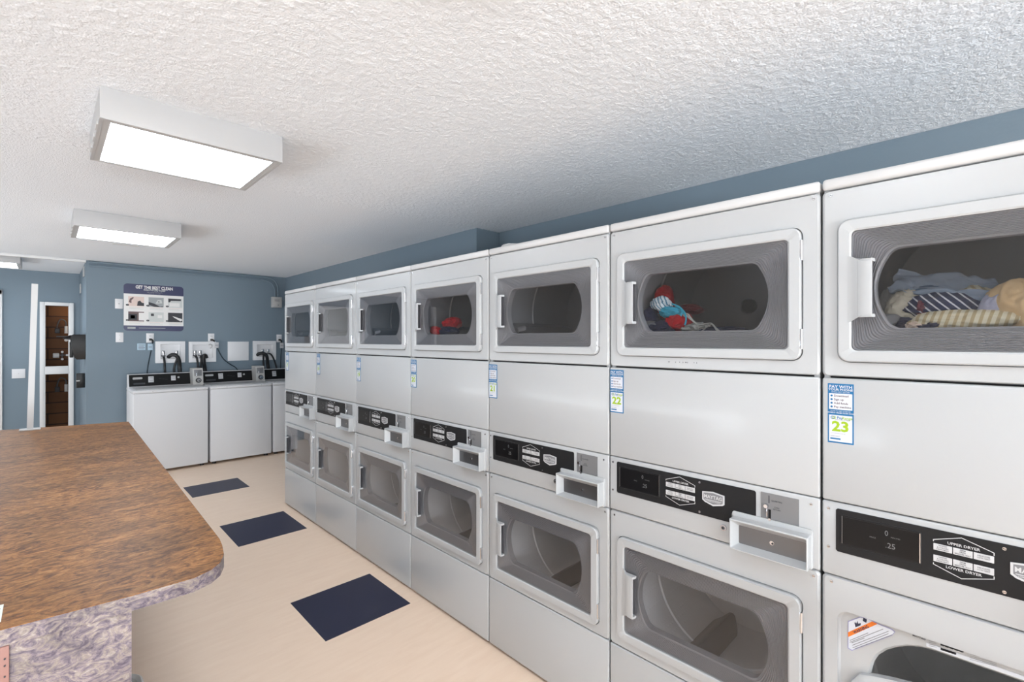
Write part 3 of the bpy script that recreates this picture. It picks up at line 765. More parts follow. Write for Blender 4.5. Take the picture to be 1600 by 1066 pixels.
STRB2 = cloth('cream_tan_stripe_b', srgb(214, 204, 176), srgb(180, 162, 126), 24, (0, 0.6, 0), 0.6)
TAN = cloth('tan_cloth', srgb(216, 184, 138)); LAV = cloth('lavender_cloth', srgb(188, 188, 206)); BURG = cloth('burgundy_cloth', srgb(112, 52, 66))
PEACH = cloth('pale_peach_cloth', srgb(222, 200, 182)); CREAM = cloth('cream_cloth', srgb(206, 198, 178)); DREDM = cloth('dark_red_cloth', srgb(120, 30, 40))
G22, G23, G20 = 'laundry in the upper drum of dryer 22', 'laundry in the upper drum of dryer 23', 'laundry in the upper drum of dryer 20'
crumple('navy_garment', 1030, 516, 0.11, (0.060, 0.045, 0.034), NAVY, 1, 'navy garment lying under the red cloth in dryer 22', G22)
crumple('navy_garment', 1018, 494, 0.13, (0.030, 0.04, 0.036), NAVY, 12, 'navy garment pressed against the drum side left of the striped swimwear', G22)
crumple('red_garment', 1038, 470, 0.20, (0.050, 0.05, 0.056), RED, 2, 'red garment on top of the pile in dryer 22', G22)
crumple('red_garment', 1060, 504, 0.14, (0.046, 0.04, 0.040), RED, 3, 'red garment below the turquoise ties in dryer 22', G22)
crumple('dark_red_garment', 1078, 484, 0.26, (0.045, 0.04, 0.020), DREDM, 4, 'dim dark red cloth behind the turquoise ties in dryer 22', G22)
crumple('striped_swimwear', 1034, 475, 0.13, (0.038, 0.03, 0.026), STRC, 5, 'white and blue striped swimwear on the red pile', G22)
crumple('turquoise_garment', 1050, 488, 0.125, (0.046, 0.03, 0.016), CYAN, 6, 'turquoise garment with loose ties under the striped swimwear', G22, rot=-0.5)
crumple('grey_white_cloth', 1090, 514, 0.14, (0.055, 0.04, 0.022), GREYW, 7, 'greyish white cloth with cords right of the red garment in dryer 22', G22)
crumple('navy_garment', 1122, 519, 0.16, (0.085, 0.05, 0.020), NAVY, 13, 'navy garment lying flat under the white cords in dryer 22', G22)
b = MB()
for P in ([(1093, 510), (1076, 495), (1072, 493), (1084, 503), (1094, 508), (1110, 505), (1118, 512), (1127, 520)],
          [(1095, 519), (1104, 512), (1112, 507), (1119, 515), (1124, 520)], [(1070, 495), (1068, 492), (1075, 491), (1082, 500), (1090, 507)]):
    b.tube([(lambda Yz: (CX + 0.105, Yz[0], Yz[1]))(onX(x, y, CX + 0.105)) for x, y in P], 0.0022, GREYW, n=6)
tag(b.build('white_cord'), 'thin white cords looping over the grey cloth in dryer 22', 'cord', G22)
b = MB()
for P in ([(1050, 475), (1062, 480), (1070, 490), (1072, 500), (1070, 508)], [(1056, 478), (1066, 484), (1064, 494)]):
    b.tube([(lambda Yz: (CX + 0.10, Yz[0], Yz[1]))(onX(x, y, CX + 0.10)) for x, y in P], 0.003, CYAN, n=6)
tag(b.build('turquoise_tie'), 'turquoise drawstring ties hanging down the red pile', 'cord', G22)
crumple('tan_garment', 1592, 486, 0.15, (0.060, 0.06, 0.072), TAN, 21, 'rounded tan garment at the edge of the frame in dryer 23', G23, amp=0.2)
crumple('lavender_garment', 1556, 492, 0.16, (0.036, 0.05, 0.055), LAV, 22, 'pale lavender cloth left of the tan garment', G23, amp=0.22)
crumple('striped_cloth', 1470, 480, 0.17, (0.080, 0.06, 0.036), STRN, 23, 'navy cloth with thin white stripes in the middle of the pile', G23, amp=0.2)
crumple('striped_cloth', 1500, 504, 0.11, (0.105, 0.05, 0.032), STRB, 24, 'cream cloth with tan stripes at the front of the pile', G23, amp=0.2)
crumple('striped_cloth', 1520, 470, 0.22, (0.055, 0.05, 0.040), STRB2, 25, 'cream striped cloth behind the navy striped one', G23, amp=0.2)
crumple('striped_cloth', 1484, 462, 0.26, (0.05, 0.05, 0.022), STRB2, 26, 'cream striped cloth peeking out under the denim', G23, amp=0.2)
crumple('burgundy_cloth', 1446, 486, 0.145, (0.020, 0.03, 0.026), BURG, 27, 'burgundy patch of cloth left of the navy stripes', G23)
crumple('cream_garment', 1420, 486, 0.18, (0.055, 0.05, 0.050), CREAM, 28, 'cream garment piled at the left end of dryer 23', G23)
crumple('navy_garment', 1418, 508, 0.13, (0.034, 0.04, 0.018), NAVY, 29, 'navy denim edge low at the left end of dryer 23', G23)
crumple('navy_garment', 1455, 510, 0.10, (0.034, 0.03, 0.015), NAVY, 30, 'navy cloth between the peach cloth and cream stripes', G23)
crumple('peach_garment', 1432, 512, 0.10, (0.022, 0.03, 0.018), PEACH, 31, 'pale peach cloth at the bottom of the pile in dryer 23', G23)
sheet('denim_garment', 1470, 448, 0.19, 0.20, 0.075, DENIM, 32, 'faded denim with a frayed edge on top of the pile in dryer 23', G23, rot=(-0.7, 0.18, 0), amp=0.012, fray=0.012)
crumple('denim_garment', 1450, 462, 0.23, (0.07, 0.05, 0.026), DENIMD, 33, 'darker denim under the frayed denim piece in dryer 23', G23)
crumple('grey_white_cloth', 1400, 476, 0.24, (0.03, 0.04, 0.05), GREYW, 34, 'greyish cloth behind the left edge of the drum opening', G23)
crumple('red_garment', 681, 517, 0.085, (0.052, 0.025, 0.024), RED, 41, 'red cloth low at the left in dryer 20', G20, rot=0.3)
crumple('red_garment', 706, 505, 0.15, (0.050, 0.05, 0.034), RED, 42, 'red cloth at the back of the drum in dryer 20', G20)
crumple('navy_garment', 702, 518, 0.11, (0.080, 0.04, 0.026), NAVY, 43, 'dark garment under the red cloth in dryer 20', G20)
# paper scrap on top of dryer 21
t = bmesh.new(); bmesh.ops.create_icosphere(t, subdivisions=3, radius=1)
for v in t.verts: v.co = Vector((v.co.x * 0.05, v.co.y * 0.03, v.co.z * 0.011)) * (1 + 0.3 * noise.noise(v.co * 3))
b = MB(); b.absorb(t, 'cap'); o = b.build('paper_scrap', None, (CX + 0.06, 1.63, 1.919), (0, 0, -PI / 2), 80); tag(o, 'small crumpled white scrap lying on top of dryer 21', 'scrap')

# ------------------------------------------------------------------ folding counter
ZC, TC = 0.885, 0.036
outline = [(0.415, 4.36), (0.400, 3.4), (0.385, 2.4), (0.360, 1.62)]
corner = [(0.356, 1.545), (0.345, 1.480), (0.325, 1.432), (0.298, 1.402), (0.258, 1.384)]
pts = [(0.415, 4.36), (0.362, 1.60)] + corner + [(0.14, 1.386), (-0.07, 1.408), (-0.75, 1.47), (-0.75, 4.66), (-0.222, 4.53)]
pts.reverse()
tab = empty('folding_counter', (-0.15, 2.9, 0), 'long counter with brown mottled top and purple marbled edge in the aisle', 'counter')
off = lambda P: [(x + 0.15, y - 2.9) for x, y in P]
b = MB(); P = off(pts)
b.loft([[(x, y, ZC - TC) for x, y in P], [(x, y, ZC - 0.0015) for x, y in P]], 'counter_edge', True, False)
b.loft([[(x, y, ZC - 0.0015) for x, y in P], [(x * 0.9995, y * 0.9995, ZC) for x, y in P]], 'counter_top', False, True)
b.build('countertop', tab)
b = MB(); b.prismz(off([(-0.72, 1.474), (-0.07, 1.4135), (0.138, 1.392), (0.138, 1.43), (-0.72, 1.51)]), 0, ZC - TC, 'counter_edge'); b.build('end_panel', tab)
b = MB(); b.prismz(off([(-0.72, 4.50), (0.13, 4.28), (0.13, 4.32), (-0.72, 4.54)]), 0, ZC - TC, 'counter_edge'); b.build('end_panel', tab)
b = MB(); b.prismz(off([(-0.30, 1.48), (-0.26, 1.48), (-0.26, 4.36), (-0.30, 4.37)]), 0, ZC - TC, 'counter_edge'); b.build('center_panel', tab)
# pink bracket on the end panel, paper on the top
b = MB(); b.box(-0.12, -0.056, 1.402, 1.408, 0.66, 0.850, 'pink', 0.001); pk = b.build('wall_bracket')
pk['label'] = 'pink painted metal plate screwed to the counter end panel'; pk['category'] = 'bracket'; pk.name = 'metal_bracket'
for z in (0.826, 0.812, 0.79):
    b = MB(); b.cyl((-0.062, 1.402, z), (-0.062, 1.400, z), 0.0016, 'printdark', n=10); b.build('screw', pk)
b = MB(); b.box(-0.30, -0.0695, 1.446, 1.536, ZC, ZC + 0.0012, 'paper'); b.box(-0.29, -0.073, 1.512, 1.514, ZC + 0.0012, ZC + 0.0014, 'printgrey')
tag(b.build('paper_sheet'), 'white paper card on the counter at the left frame edge', 'paper')
# white post standing on the counter
po = empty('upright_post', (-0.082, 4.40, ZC), 'slim white post standing on the far end of the counter', 'post')
b = MB()
lo = [(-0.015, -0.015), (0.015, -0.015), (0.015, 0.015), (-0.015, 0.015)]
b.loft([[(x, y, 0.008) for x, y in lo], [(x + 0.022, y, 0.952) for x, y in lo]], 'pvc', True, True); b.build('shaft', po)
b = MB(); b.box(-0.05, 0.05, -0.035, 0.035, 0.0, 0.010, 'pvc', 0.004); b.build('base_flange', po)
# laundry basket under the overhang
bk = empty('laundry_basket', (0.05, 1.91, 0), 'white slotted plastic laundry basket on the floor under the counter', 'basket')
b = MB()
def rr2(hx_, hy_, z, r=0.06, k=6):
    return [(x, y, z) for x, y in rrect(-hx_, hx_, -hy_, hy_, r, 0, k, 8)]
prof = [(0.13, 0.16, 0.0), (0.135, 0.165, 0.02), (0.15, 0.185, 0.13), (0.155, 0.192, 0.15), (0.172, 0.215, 0.27)]
for (a, c_) in ((0, 1), (2, 3)):
    b.loft([rr2(*prof[a]), rr2(*prof[c_])], 'plastic_basket')
lp = [rr2(*p) for p in prof]
n = len(lp[0])
for s0, s1 in ((1, 2), (3, 4)):
    for i in range(0, n, 2):
        j = (i + 1) % n
        b.loft([[lp[s0][i], lp[s0][j]], [lp[s1][i], lp[s1][j]]], 'plastic_basket', closed=False)
b.loft([rr2(0.13, 0.16, 0.0), [(0.02 * x, 0.02 * y, 0.0) for x, y, z in rr2(0.13, 0.16, 0)]], 'plastic_basket')
b.build('tub', bk)
b = MB(); b.loft([rr2(0.172, 0.215, 0.265), rr2(0.184, 0.227, 0.27), rr2(0.186, 0.229, 0.295), rr2(0.180, 0.223, 0.302), rr2(0.170, 0.213, 0.297), rr2(0.168, 0.211, 0.265), rr2(0.172, 0.215, 0.265)], 'plastic_basket'); b.build('rim', bk)

# ------------------------------------------------------------------ washers
def washer(x0, x1, label, coin=True):
    w = x1 - x0
    r = empty('washing_machine', (x0, 6.485, 0), label, 'washing machine', 'top loading washers on the back wall')
    b = MB(); b.box(0, w, 0, 0.60, 0.03, 0.888, 'washer', 0.008, 3); b.build('cabinet', r)
    b = MB(); b.box(-0.001, w + 0.001, -0.004, 0.60, 0.890, 0.922, 'washer', 0.008, 3); tp = b.build('top_deck', r)
    b = MB(); b.box(0.03, w - 0.03, 0.03, 0.42, 0.922, 0.930, 'lidgrey', 0.003); b.build('lid', r)
    sd = 0.004
    b = MB()
    cx1 = min(w, 0.685) - (0.105 if coin else 0)
    b.loft([[(xx, 0.465, 0.922), (xx, 0.60, 0.922), (xx, 0.60, 1.072), (xx, 0.505, 1.072)] for xx in (0.003, w - 0.003)], 'washer', True, True)
    con = b.build('console', r)
    # black fascia lies on the sloped face
    ang = math.atan2(0.04, 0.15)
    mx = Matrix.Translation((0, 0.465, 0.922)) @ Matrix.Rotation(-ang, 4, 'X')
    b = MB(); b.box(0.012, w - 0.008, -0.004, 0.002, 0.012, 0.150, 'console_black', 0.002, 1)
    b.build('console_fascia', con, mx=mx)
    if w > 0.5:
        b = MB(); b.loft([at(rrect(0.045, 0.135, 0.094, 0.118, 0.009), -0.004), at(rrect(0.045, 0.135, 0.094, 0.118, 0.009), -0.0065)], 'greyplastic', False, True); b.build('badge', con, mx=mx)
        b = MB(); b.loft([at(rrect(0.05, 0.16, 0.034, 0.052, 0.008), -0.004), at(rrect(0.05, 0.16, 0.034, 0.052, 0.008), -0.0055)], 'printdark', False, True); b.build('label_strip', con, mx=mx)
    for cx_, ww, z0, z1 in ((0.215, 0.052, 0.052, 0.124), (0.432, 0.046, 0.062, 0.122)):
        if cx_ < w - 0.05:
            if w < 0.5: cx_ -= 0.05
            b = MB(); b.box(cx_ - ww / 2, cx_ + ww / 2, -0.008, -0.003, z0, z1, 'print', 0.002); b.rect(cx_ - ww * .3, cx_ + ww * .3, z0 + 0.02, z0 + 0.024, -0.0085, 'printgrey'); b.rect(cx_ - ww * .3, cx_ + ww * .3, z1 - 0.02, z1 - 0.016, -0.0085, 'printgrey')
            b.build('instruction_plate', con, mx=mx)
    if w > 0.5:
        b = MB(); b.cyl((0.483, -0.004, 0.098), (0.483, -0.012, 0.098), 0.011, 'greyplastic'); b.build('dial', con, mx=mx)
        for k in range(3):
            b = MB(); b.rect(0.29 + 0.03 * k, 0.315 + 0.03 * k, 0.09 - 0.006 * k, 0.094 - 0.006 * k, -0.0045, 'pdark'); b.build('marking', con, mx=mx)
    if coin:
        b = MB(); xa, xb = w - 0.092, w + 0.013
        b.loft([[(xx, 0.30, 0.923), (xx, 0.50, 0.923), (xx, 0.50, 1.125), (xx, 0.335, 1.125)] for xx in (xa, xb)], 'coinbox', True, True)
        cb = b.build('coin_meter', r)
        mxc = Matrix.Translation((0, 0.30, 0.923)) @ Matrix.Rotation(-math.atan2(0.035, 0.202), 4, 'X')
        b = MB(); b.box(xa + 0.014, xb - 0.012, -0.003, 0.002, 0.112, 0.188, 'plate', 0.001); b.box(xa + 0.032, xa + 0.042, -0.012, 0, 0.118, 0.145, 'chrome', 0.002); b.box(xa + 0.06, xa + 0.063, -0.0045, 0, 0.13, 0.17, 'darkgap')
        b.build('coin_slot', cb, mx=mxc)
        b = MB(); b.cyl((xa + 0.055, -0.001, 0.058), (xa + 0.055, -0.010, 0.058), 0.030, 'blackplastic', n=24); b.cyl((xa + 0.055, -0.010, 0.058), (xa + 0.055, -0.024, 0.058), 0.020, 'chrome', n=20); b.cyl((xa + 0.060, -0.024, 0.052), (xa + 0.060, -0.026, 0.052), 0.006, 'darkgap', n=10)
        b.build('coin_lock', cb, mx=mxc)
    for xx in (0.17, w - 0.12):
        b = MB(); b.cyl((xx, -0.004, 0.907), (xx, -0.006, 0.907), 0.005, 'greyplastic', n=10); b.build('screw', r)
    for xx in (0.05, w - 0.05):
        for yy in (0.06, 0.54):
            b = MB(); b.cyl((xx, yy, 0), (xx, yy, 0.035), 0.022, 'rubber'); b.build('leg', r)
    return r
washer(0.655, 1.348, 'white top loading washer at the left end, under the poster')
washer(1.372, 2.045, 'white top loading washer in the middle, under the blank wall plate')
washer(2.066, 2.44, 'white washer mostly hidden behind the far dryer', coin=False)

# ------------------------------------------------------------------ wall fittings
yw = YB
def plate(name, x0, x1, z0, z1, label, cat, grp=None, t=0.007):
    b = MB(); b.box(x0, x1, yw - t, yw, z0, z1, 'whiteplastic', 0.002); o = b.build(name); return tag(o, label, cat, grp)
p = plate('wall_plate', 0.559, 0.629, 1.838, 1.952, 'white wall plate with a center button left of the poster', 'wall plate')
b = MB(); b.cyl((0.594, yw - 0.007, 1.895), (0.594, yw - 0.012, 1.895), 0.007, 'greyplastic'); b.build('button', p)
p = plate('wall_plate', 0.565, 0.635, 1.446, 1.560, 'blank white wall plate below the poster lower left corner', 'wall plate')
for z in (1.478, 1.528):
    b = MB(); b.cyl((0.6, yw - 0.007, z), (0.6, yw - 0.0085, z), 0.004, 'greyplastic', n=10); b.build('screw', p)
for x0, x1, z0, z1, lab, pts in [
    (0.848, 0.923, 1.440, 1.553, 'white outlet below the poster with a cord plugged in', [(0.887, 1.478), (0.905, 1.468), (0.908, 1.44), (0.902, 1.41), (0.880, 1.28), (0.858, 1.14), (0.850, 1.02)]),
    (1.488, 1.560, 1.440, 1.556, 'white outlet above the hose box with loose valve tag', [(1.525, 1.475), (1.545, 1.465), (1.565, 1.42), (1.60, 1.33), (1.65, 1.23), (1.72, 1.16), (1.80, 1.10), (1.84, 1.03)]),
    (2.326, 2.396, 1.440, 1.550, 'white outlet nearest the dryers above the third washer', [(2.362, 1.475), (2.378, 1.465), (2.384, 1.43), (2.380, 1.36), (2.372, 1.22), (2.366, 1.03)])]:
    p = plate('wall_outlet', x0, x1, z0, z1, lab, 'outlet', 'outlets above the washers')
    xc = (x0 + x1) / 2
    for zz in ((z0 + z1) / 2 + 0.022, (z0 + z1) / 2 - 0.024):
        b = MB(); b.box(xc - 0.017, xc + 0.017, yw - 0.010, yw - 0.006, zz - 0.014, zz + 0.014, 'whiteplastic', 0.002); b.box(xc - 0.008, xc - 0.005, yw - 0.0105, yw - 0.009, zz - 0.003, zz + 0.007, 'printdark'); b.box(xc + 0.005, xc + 0.008, yw - 0.0105, yw - 0.009, zz - 0.003, zz + 0.007, 'printdark'); b.build('socket', p)
    cr = empty('power_cord', (pts[0][0], yw, pts[0][1]), {0.848: 'dark power cord running straight down from the outlet under the poster', 1.488: 'dark power cord swinging right down to the middle washer', 2.326: 'dark power cord dropping from the outlet nearest the dryers'}[x0], 'cord', 'power cords of the washers')
    ox, oz = pts[0]
    b = MB(); b.tube([(x - ox, -0.022 - 0.02 * (i > 2), z - oz) for i, (x, z) in enumerate(pts)], 0.0062, 'cord', n=8); b.build('cable', cr)
    b = MB(); b.box(-0.014, 0.014, -0.030, -0.010, -0.014, 0.012, 'blackplastic', 0.004); b.tube([(0.0, -0.026, 0), (pts[1][0] - ox, -0.032, pts[1][1] - oz), (pts[2][0] - ox, -0.028, pts[2][1] - oz)], 0.010, 'blackplastic', n=8); b.build('plug', cr)
    tx, tz = {0.848: (0.885 - 0.003, 1.388), 1.488: (1.575, 1.405), 2.326: (2.383, 1.395)}[x0]
    b = MB(); b.box(tx - 0.024 - ox, tx + 0.024 - ox, -0.050, -0.040, tz - 0.038 - oz, tz + 0.038 - oz, 'tagblue' if x0 < 1 else 'print', 0.002); b.rect(tx - 0.016 - ox, tx + 0.016 - ox, tz - 0.005 - oz, tz + 0.002 - oz, -0.0505, 'printgrey'); b.build('cord_tag', cr)
b = MB(); b.box(0.763, 0.842, yw - 0.004, yw, 1.352, 1.430, 'tagblue', 0.001); o = b.build('wall_notice'); tag(o, 'small pale blue notice stuck to the wall beside the first hose box', 'notice')
b = MB()
for k in range(4): b.rect(0.772, 0.835 - 0.01 * (k % 2), 1.415 - 0.016 * k - 0.006, 1.415 - 0.016 * k, yw - 0.0045, 'printgrey')
b.build('printed_lines', o)

def hosebox(x0, x1, z0, z1, ix0, ix1, iz0, iz1, label, taps, extra=False):
    r = empty('hose_box', ((x0 + x1) / 2, yw, z0), label, 'hose box', 'recessed hose boxes above the washers')
    ox, oz = (x0 + x1) / 2, z0
    b = MB()
    O = rrect(x0 - ox, x1 - ox, z0 - oz, z1 - oz, 0.004); I = rrect(ix0 - ox, ix1 - ox, iz0 - oz, iz1 - oz, 0.006)
    I2 = rrect(ix0 - ox + 0.004, ix1 - ox - 0.004, iz0 - oz + 0.004, iz1 - oz - 0.004, 0.006)
    b.loft([at(O, 0), at(O, -0.040), at(I, -0.042), at(I2, -0.004)], 'whiteplastic', False, True); b.build('surround', r)
    for tx in taps:
        b = MB(); x = tx - ox; z = iz0 - oz
        b.cyl((x, -0.020, z + 0.03), (x, -0.020, z + 0.085), 0.011, 'chrome', n=12); b.box(x - 0.013, x + 0.013, -0.046, -0.014, z + 0.055, z + 0.10, 'chrome', 0.004); b.cyl((x, -0.03, z + 0.028), (x, -0.03, z + 0.045), 0.022, 'pocket', n=12)
        b.build('valve', r)
    if extra:
        b = MB(); b.tube([(ix1 - ox - 0.05, -0.05, iz1 - oz - 0.005), (ix1 - ox - 0.03, -0.056, iz1 - oz + 0.005), (ix1 - ox - 0.012, -0.05, iz1 - oz - 0.02), (ix1 - ox - 0.035, -0.055, iz1 - oz - 0.05)], 0.006, 'greyplastic', n=8); b.build('drain_clip', r)
    return r
hosebox(0.933, 1.234, 1.191, 1.455, 0.982, 1.186, 1.240, 1.420, 'white recessed hose box nearest the poster, above the left washer', (1.012, 1.146))
hosebox(1.274, 1.572, 1.188, 1.451, 1.312, 1.536, 1.240, 1.412, 'white hose box between the first hose box and the blank plate', (1.340, 1.396), True)
hosebox(2.017, 2.308, 1.193, 1.458, 2.060, 2.266, 1.246, 1.412, 'white hose box nearest the dryers, right of the blank plate', (2.135, 2.205))
p = plate('cover_plate', 1.713, 1.965, 1.194, 1.450, 'large blank white square cover plate on the wall', 'cover plate', t=0.014)
HG = 'black washer hoses'
def hose(name, pts, r, label):
    b = MB(); b.tube([(x, y, z) for x, y, z in pts], r, 'rubber', n=10); tag(b.build(name), label, 'hose', HG)
yh = yw - 0.05
hose('supply_hose', [(1.016, yh + 0.02, 1.27), (1.020, yh - 0.01, 1.20), (1.024, yh, 1.12), (1.028, yh - 0.037, 0.98)], 0.012, 'thin black hose from the left valve of the first hose box')
hose('drain_hose', [(1.066, yh + 0.03, 1.262), (1.09, yh - 0.02, 1.288), (1.135, yh - 0.03, 1.278), (1.165, yh - 0.02, 1.22), (1.175, yh, 1.12), (1.178, yh - 0.037, 0.98)], 0.022, 'thick black drain hose arching out of the first hose box')
hose('supply_hose', [(1.150, yh + 0.02, 1.272), (1.146, yh, 1.23), (1.120, yh + 0.01, 1.12), (1.122, yh - 0.037, 0.98)], 0.012, 'thin black hose beside the thick one at the first hose box')
hose('supply_hose', [(1.342, yh + 0.02, 1.272), (1.355, yh - 0.01, 1.24), (1.368, yh, 1.15), (1.372, yh - 0.037, 0.98)], 0.012, 'thin black hose from the left valve of the middle hose box')
hose('drain_hose', [(1.468, yh + 0.03, 1.244), (1.445, yh - 0.02, 1.275), (1.425, yh - 0.03, 1.262), (1.43, yh - 0.02, 1.18), (1.445, yh, 1.09), (1.45, yh - 0.037, 0.98)], 0.022, 'thick black drain hose hooked into the middle hose box')
hose('supply_hose', [(1.398, yh + 0.02, 1.272), (1.404, yh, 1.22), (1.400, yh + 0.01, 1.12), (1.402, yh - 0.037, 0.98)], 0.012, 'thin black hose beside the thick one at the middle hose box')
hose('drain_hose', [(2.064, yh + 0.03, 1.262), (2.085, yh - 0.02, 1.285), (2.135, yh - 0.03, 1.285), (2.175, yh - 0.03, 1.24), (2.195, yh, 1.13), (2.205, yh - 0.037, 0.98)], 0.022, 'thick black drain hose arching out of the hose box nearest the dryers')
hose('supply_hose', [(2.208, yh + 0.02, 1.285), (2.235, yh - 0.01, 1.27), (2.275, yh, 1.20), (2.305, yh, 1.10), (2.315, yh - 0.037, 0.98)], 0.011, 'thin black hose curving right from the hose box nearest the dryers')
hose('supply_hose', [(2.138, yh + 0.02, 1.285), (2.140, yh, 1.25), (2.145, yh + 0.02, 1.15), (2.150, yh - 0.037, 0.98)], 0.012, 'thin black hose behind the arching one nearest the dryers')
# junction box and conduits
jb = empty('junction_box', (2.318, yw, 1.93), 'grey square electrical box in the back corner', 'electrical box')
b = MB(); b.box(-0.066, 0.066, -0.055, 0, 0, 0.152, 'greyplastic', 0.006, 3); b.build('housing', jb)
b = MB(); b.box(-0.058, 0.058, -0.060, -0.054, 0.008, 0.144, 'coinbox', 0.003); b.cyl((0.012, -0.06, 0.035), (0.012, -0.063, 0.035), 0.012, 'greyplastic'); b.cyl((0.012, -0.063, 0.035), (0.012, -0.065, 0.035), 0.005, 'darkgap')
for k in range(3): b.rect(-0.035, 0.03, 0.085 + k * 0.014, 0.090 + k * 0.014, -0.0605, 'printgrey')
b.build('cover', jb)
CG = 'painted conduits of the electrical box'
for dx, lab in ((0.0, 'blue painted conduit curving into the top of the electrical box, upper run'), (0.040, 'blue painted conduit curving into the top of the electrical box, lower run')):
    b = MB(); yy = yw - 0.016
    b.tube([(0.33, yy, 2.352 - dx), (1.2, yy, 2.352 - dx), (2.0, yy, 2.352 - dx), (2.20 - dx, yy, 2.348 - dx), (2.29 - dx, yy, 2.315 - dx), (2.335 - dx, yy, 2.24 - dx), (2.340 - dx, yy, 2.16), (2.340 - dx, yy, 2.078)], 0.011, 'wall', n=8)
    tag(b.build('conduit'), lab, 'conduit', CG)
b = MB(); b.cyl((2.384, yw - 0.02, 2.03), (2.45, yw - 0.02, 2.03), 0.011, 'wall', n=8); tag(b.build('conduit'), 'short blue conduit from the electrical box into the corner', 'conduit', CG)

# poster
px0, px1, pz0, pz1 = 0.637, 1.222, 1.582, 2.138
ps = empty('poster', (px0, yw, pz0), 'navy and white poster headed GET THE BEST CLEAN above the left washer', 'poster')
w_, h_ = px1 - px0, pz1 - pz0
b = MB(); R0 = rrect(0, w_, 0, h_, 0.035)
b.loft([at(R0, 0), at(R0, -0.004)], 'posternavy', False, True)
b.rect(0, w_, 0.062, h_ - 0.118, -0.0045, 'posterwhite')
b.build('board', ps)
b = MB()
b.text('GET THE BEST CLEAN', w_ / 2, h_ - 0.036, 0.052, -0.005, 'posterwhite', bold=0.03, sx=0.72)
b.text('FROM A TOP LOAD WASHER', w_ / 2, h_ - 0.066, 0.026, -0.005, 'plight', bold=0.02, sx=0.62); b.text('TIPS FOR BETTER RESULTS', w_ / 2, h_ - 0.091, 0.016, -0.005, 'pgrey', sx=0.8); b.text('every wash every time', w_ / 2, h_ - 0.106, 0.014, -0.005, 'pgrey', sx=0.9)
b.rect(0.035, 0.11, 0.022, 0.045, -0.005, 'pgrey'); b.rect(0.14, 0.40, 0.030, 0.036, -0.005, 'pgrey')
b.build('lettering', ps)
pw, ph = 0.148, 0.115
for r_ in range(2):
    for c_ in range(3):
        x0 = 0.042 + c_ * 0.192; z0 = 0.292 - r_ * 0.180
        b = MB(); bg = (('posterpink', 'pgrey', 'plight'), ('pbrown', 'plight', 'pdark'))[r_][c_]
        b.box(x0, x0 + pw, -0.0052, -0.004, z0, z0 + ph, bg)
        def pl(P, m): b.flat([(x0 + pw * a, z0 + ph * c2) for a, c2 in P], -0.0056, m)
        if (r_, c_) == (0, 0):
            pl([(0.03, .4), (.1, .75), (.3, .95), (.35, .85), (.2, .6), (.2, .3)], 'pbrown'); pl([(.55, .05), (1, .05), (1, .35), (.85, .4), (.75, .6), (.6, .5)], 'pdark')
        elif (r_, c_) == (0, 1):
            pl([(0, .5), (.35, .35), (.75, .05), (.95, .1), (.95, 0), (.4, 0), (0, .2)], 'pdark'); pl([(.45, .35), (.6, .75), (.85, .75), (.9, .4)], 'plight'); pl([(.62, .6), (.72, .6), (.72, .5), (.62, .5)], 'pdark')
        elif (r_, c_) == (0, 2):
            pl([(0.02, .55), (.02, .95), (.9, .95), (.9, .75), (.2, .72), (.12, .55)], 'pdark'); pl([(.1, .1), (.8, .1), (.8, .5), (.1, .5)], 'posterwhite')
        elif (r_, c_) == (1, 0):
            pl([(0, .15), (0, .75), (.55, .75), (.55, .15)], 'pdark'); pl([(.14, .3), (.14, .62), (.42, .62), (.42, .3)], 'pbrown'); pl([(.66, .1), (.66, .9), (1, .9), (1, .1)], 'posterwhite')
        elif (r_, c_) == (1, 1):
            pl([(.15, .6), (.35, .6), (.35, .85), (.15, .85)], 'pdark'); pl([(.6, .4), (.9, .4), (.9, .7), (.6, .7)], 'posterwhite')
        else:
            pl([(.3, .65), (.95, .35), (1, .2), (.85, .1), (.4, .5)], 'posterwhite')
        b.build('picture', ps)
        b = MB(); b.flat([(x0 - 0.008 + 0.015 * math.cos(k * PI / 8), z0 + 0.012 + 0.011 * math.sin(k * PI / 8)) for k in range(16)], -0.0062, 'pdark'); b.text(str(r_ * 3 + c_ + 1), x0 - 0.008, z0 + 0.012, 0.014, -0.0066, 'posterwhite')
        b.build('number_dot', ps)
        b = MB()
        for k in range(3): b.rect(x0 + 0.01, x0 + pw * (0.95 - 0.2 * (k % 2)), z0 - 0.014 - 0.010 * k, z0 - 0.010 - 0.010 * k, -0.005, 'plight' if k else 'posterpink')
        b.build('caption', ps)

# ------------------------------------------------------------------ recess fittings
# black dispenser on the side wall of the recess
dp = empty('wall_dispenser', (XC, 7.42, 1.25), 'black tapered dispenser mounted on the recess side wall', 'dispenser')
def yz(cx0, cx1, hy, z): return [(cx0, -hy, z), (cx1, -hy * 0.8, z), (cx1, hy * 0.8, z), (cx0, hy, z)]
b = MB(); b.loft([yz(-0.001, -0.075, 0.13, 0.0), yz(-0.001, -0.092, 0.14, 0.02), yz(-0.001, -0.12, 0.15, 0.16), yz(-0.001, -0.125, 0.155, 0.27), yz(-0.001, -0.10, 0.15, 0.285)], 'blackplastic', True, True); b.build('housing', dp)
b = MB(); b.loft([yz(-0.118, -0.128, 0.12, 0.225), yz(-0.118, -0.185, 0.07, 0.236), yz(-0.118, -0.185, 0.07, 0.244), yz(-0.11, -0.13, 0.12, 0.275)], 'blackplastic', True, True); b.build('spout', dp)
b = MB(); b.box(-0.132, -0.10, -0.02, 0.02, 0.02, 0.2, 'rubber', 0.006); b.build('front_rib', dp)
ol = empty('black_outlet_box', (XC, 7.45, 0.92), 'small black box below the dispenser on the recess side wall', 'outlet box')
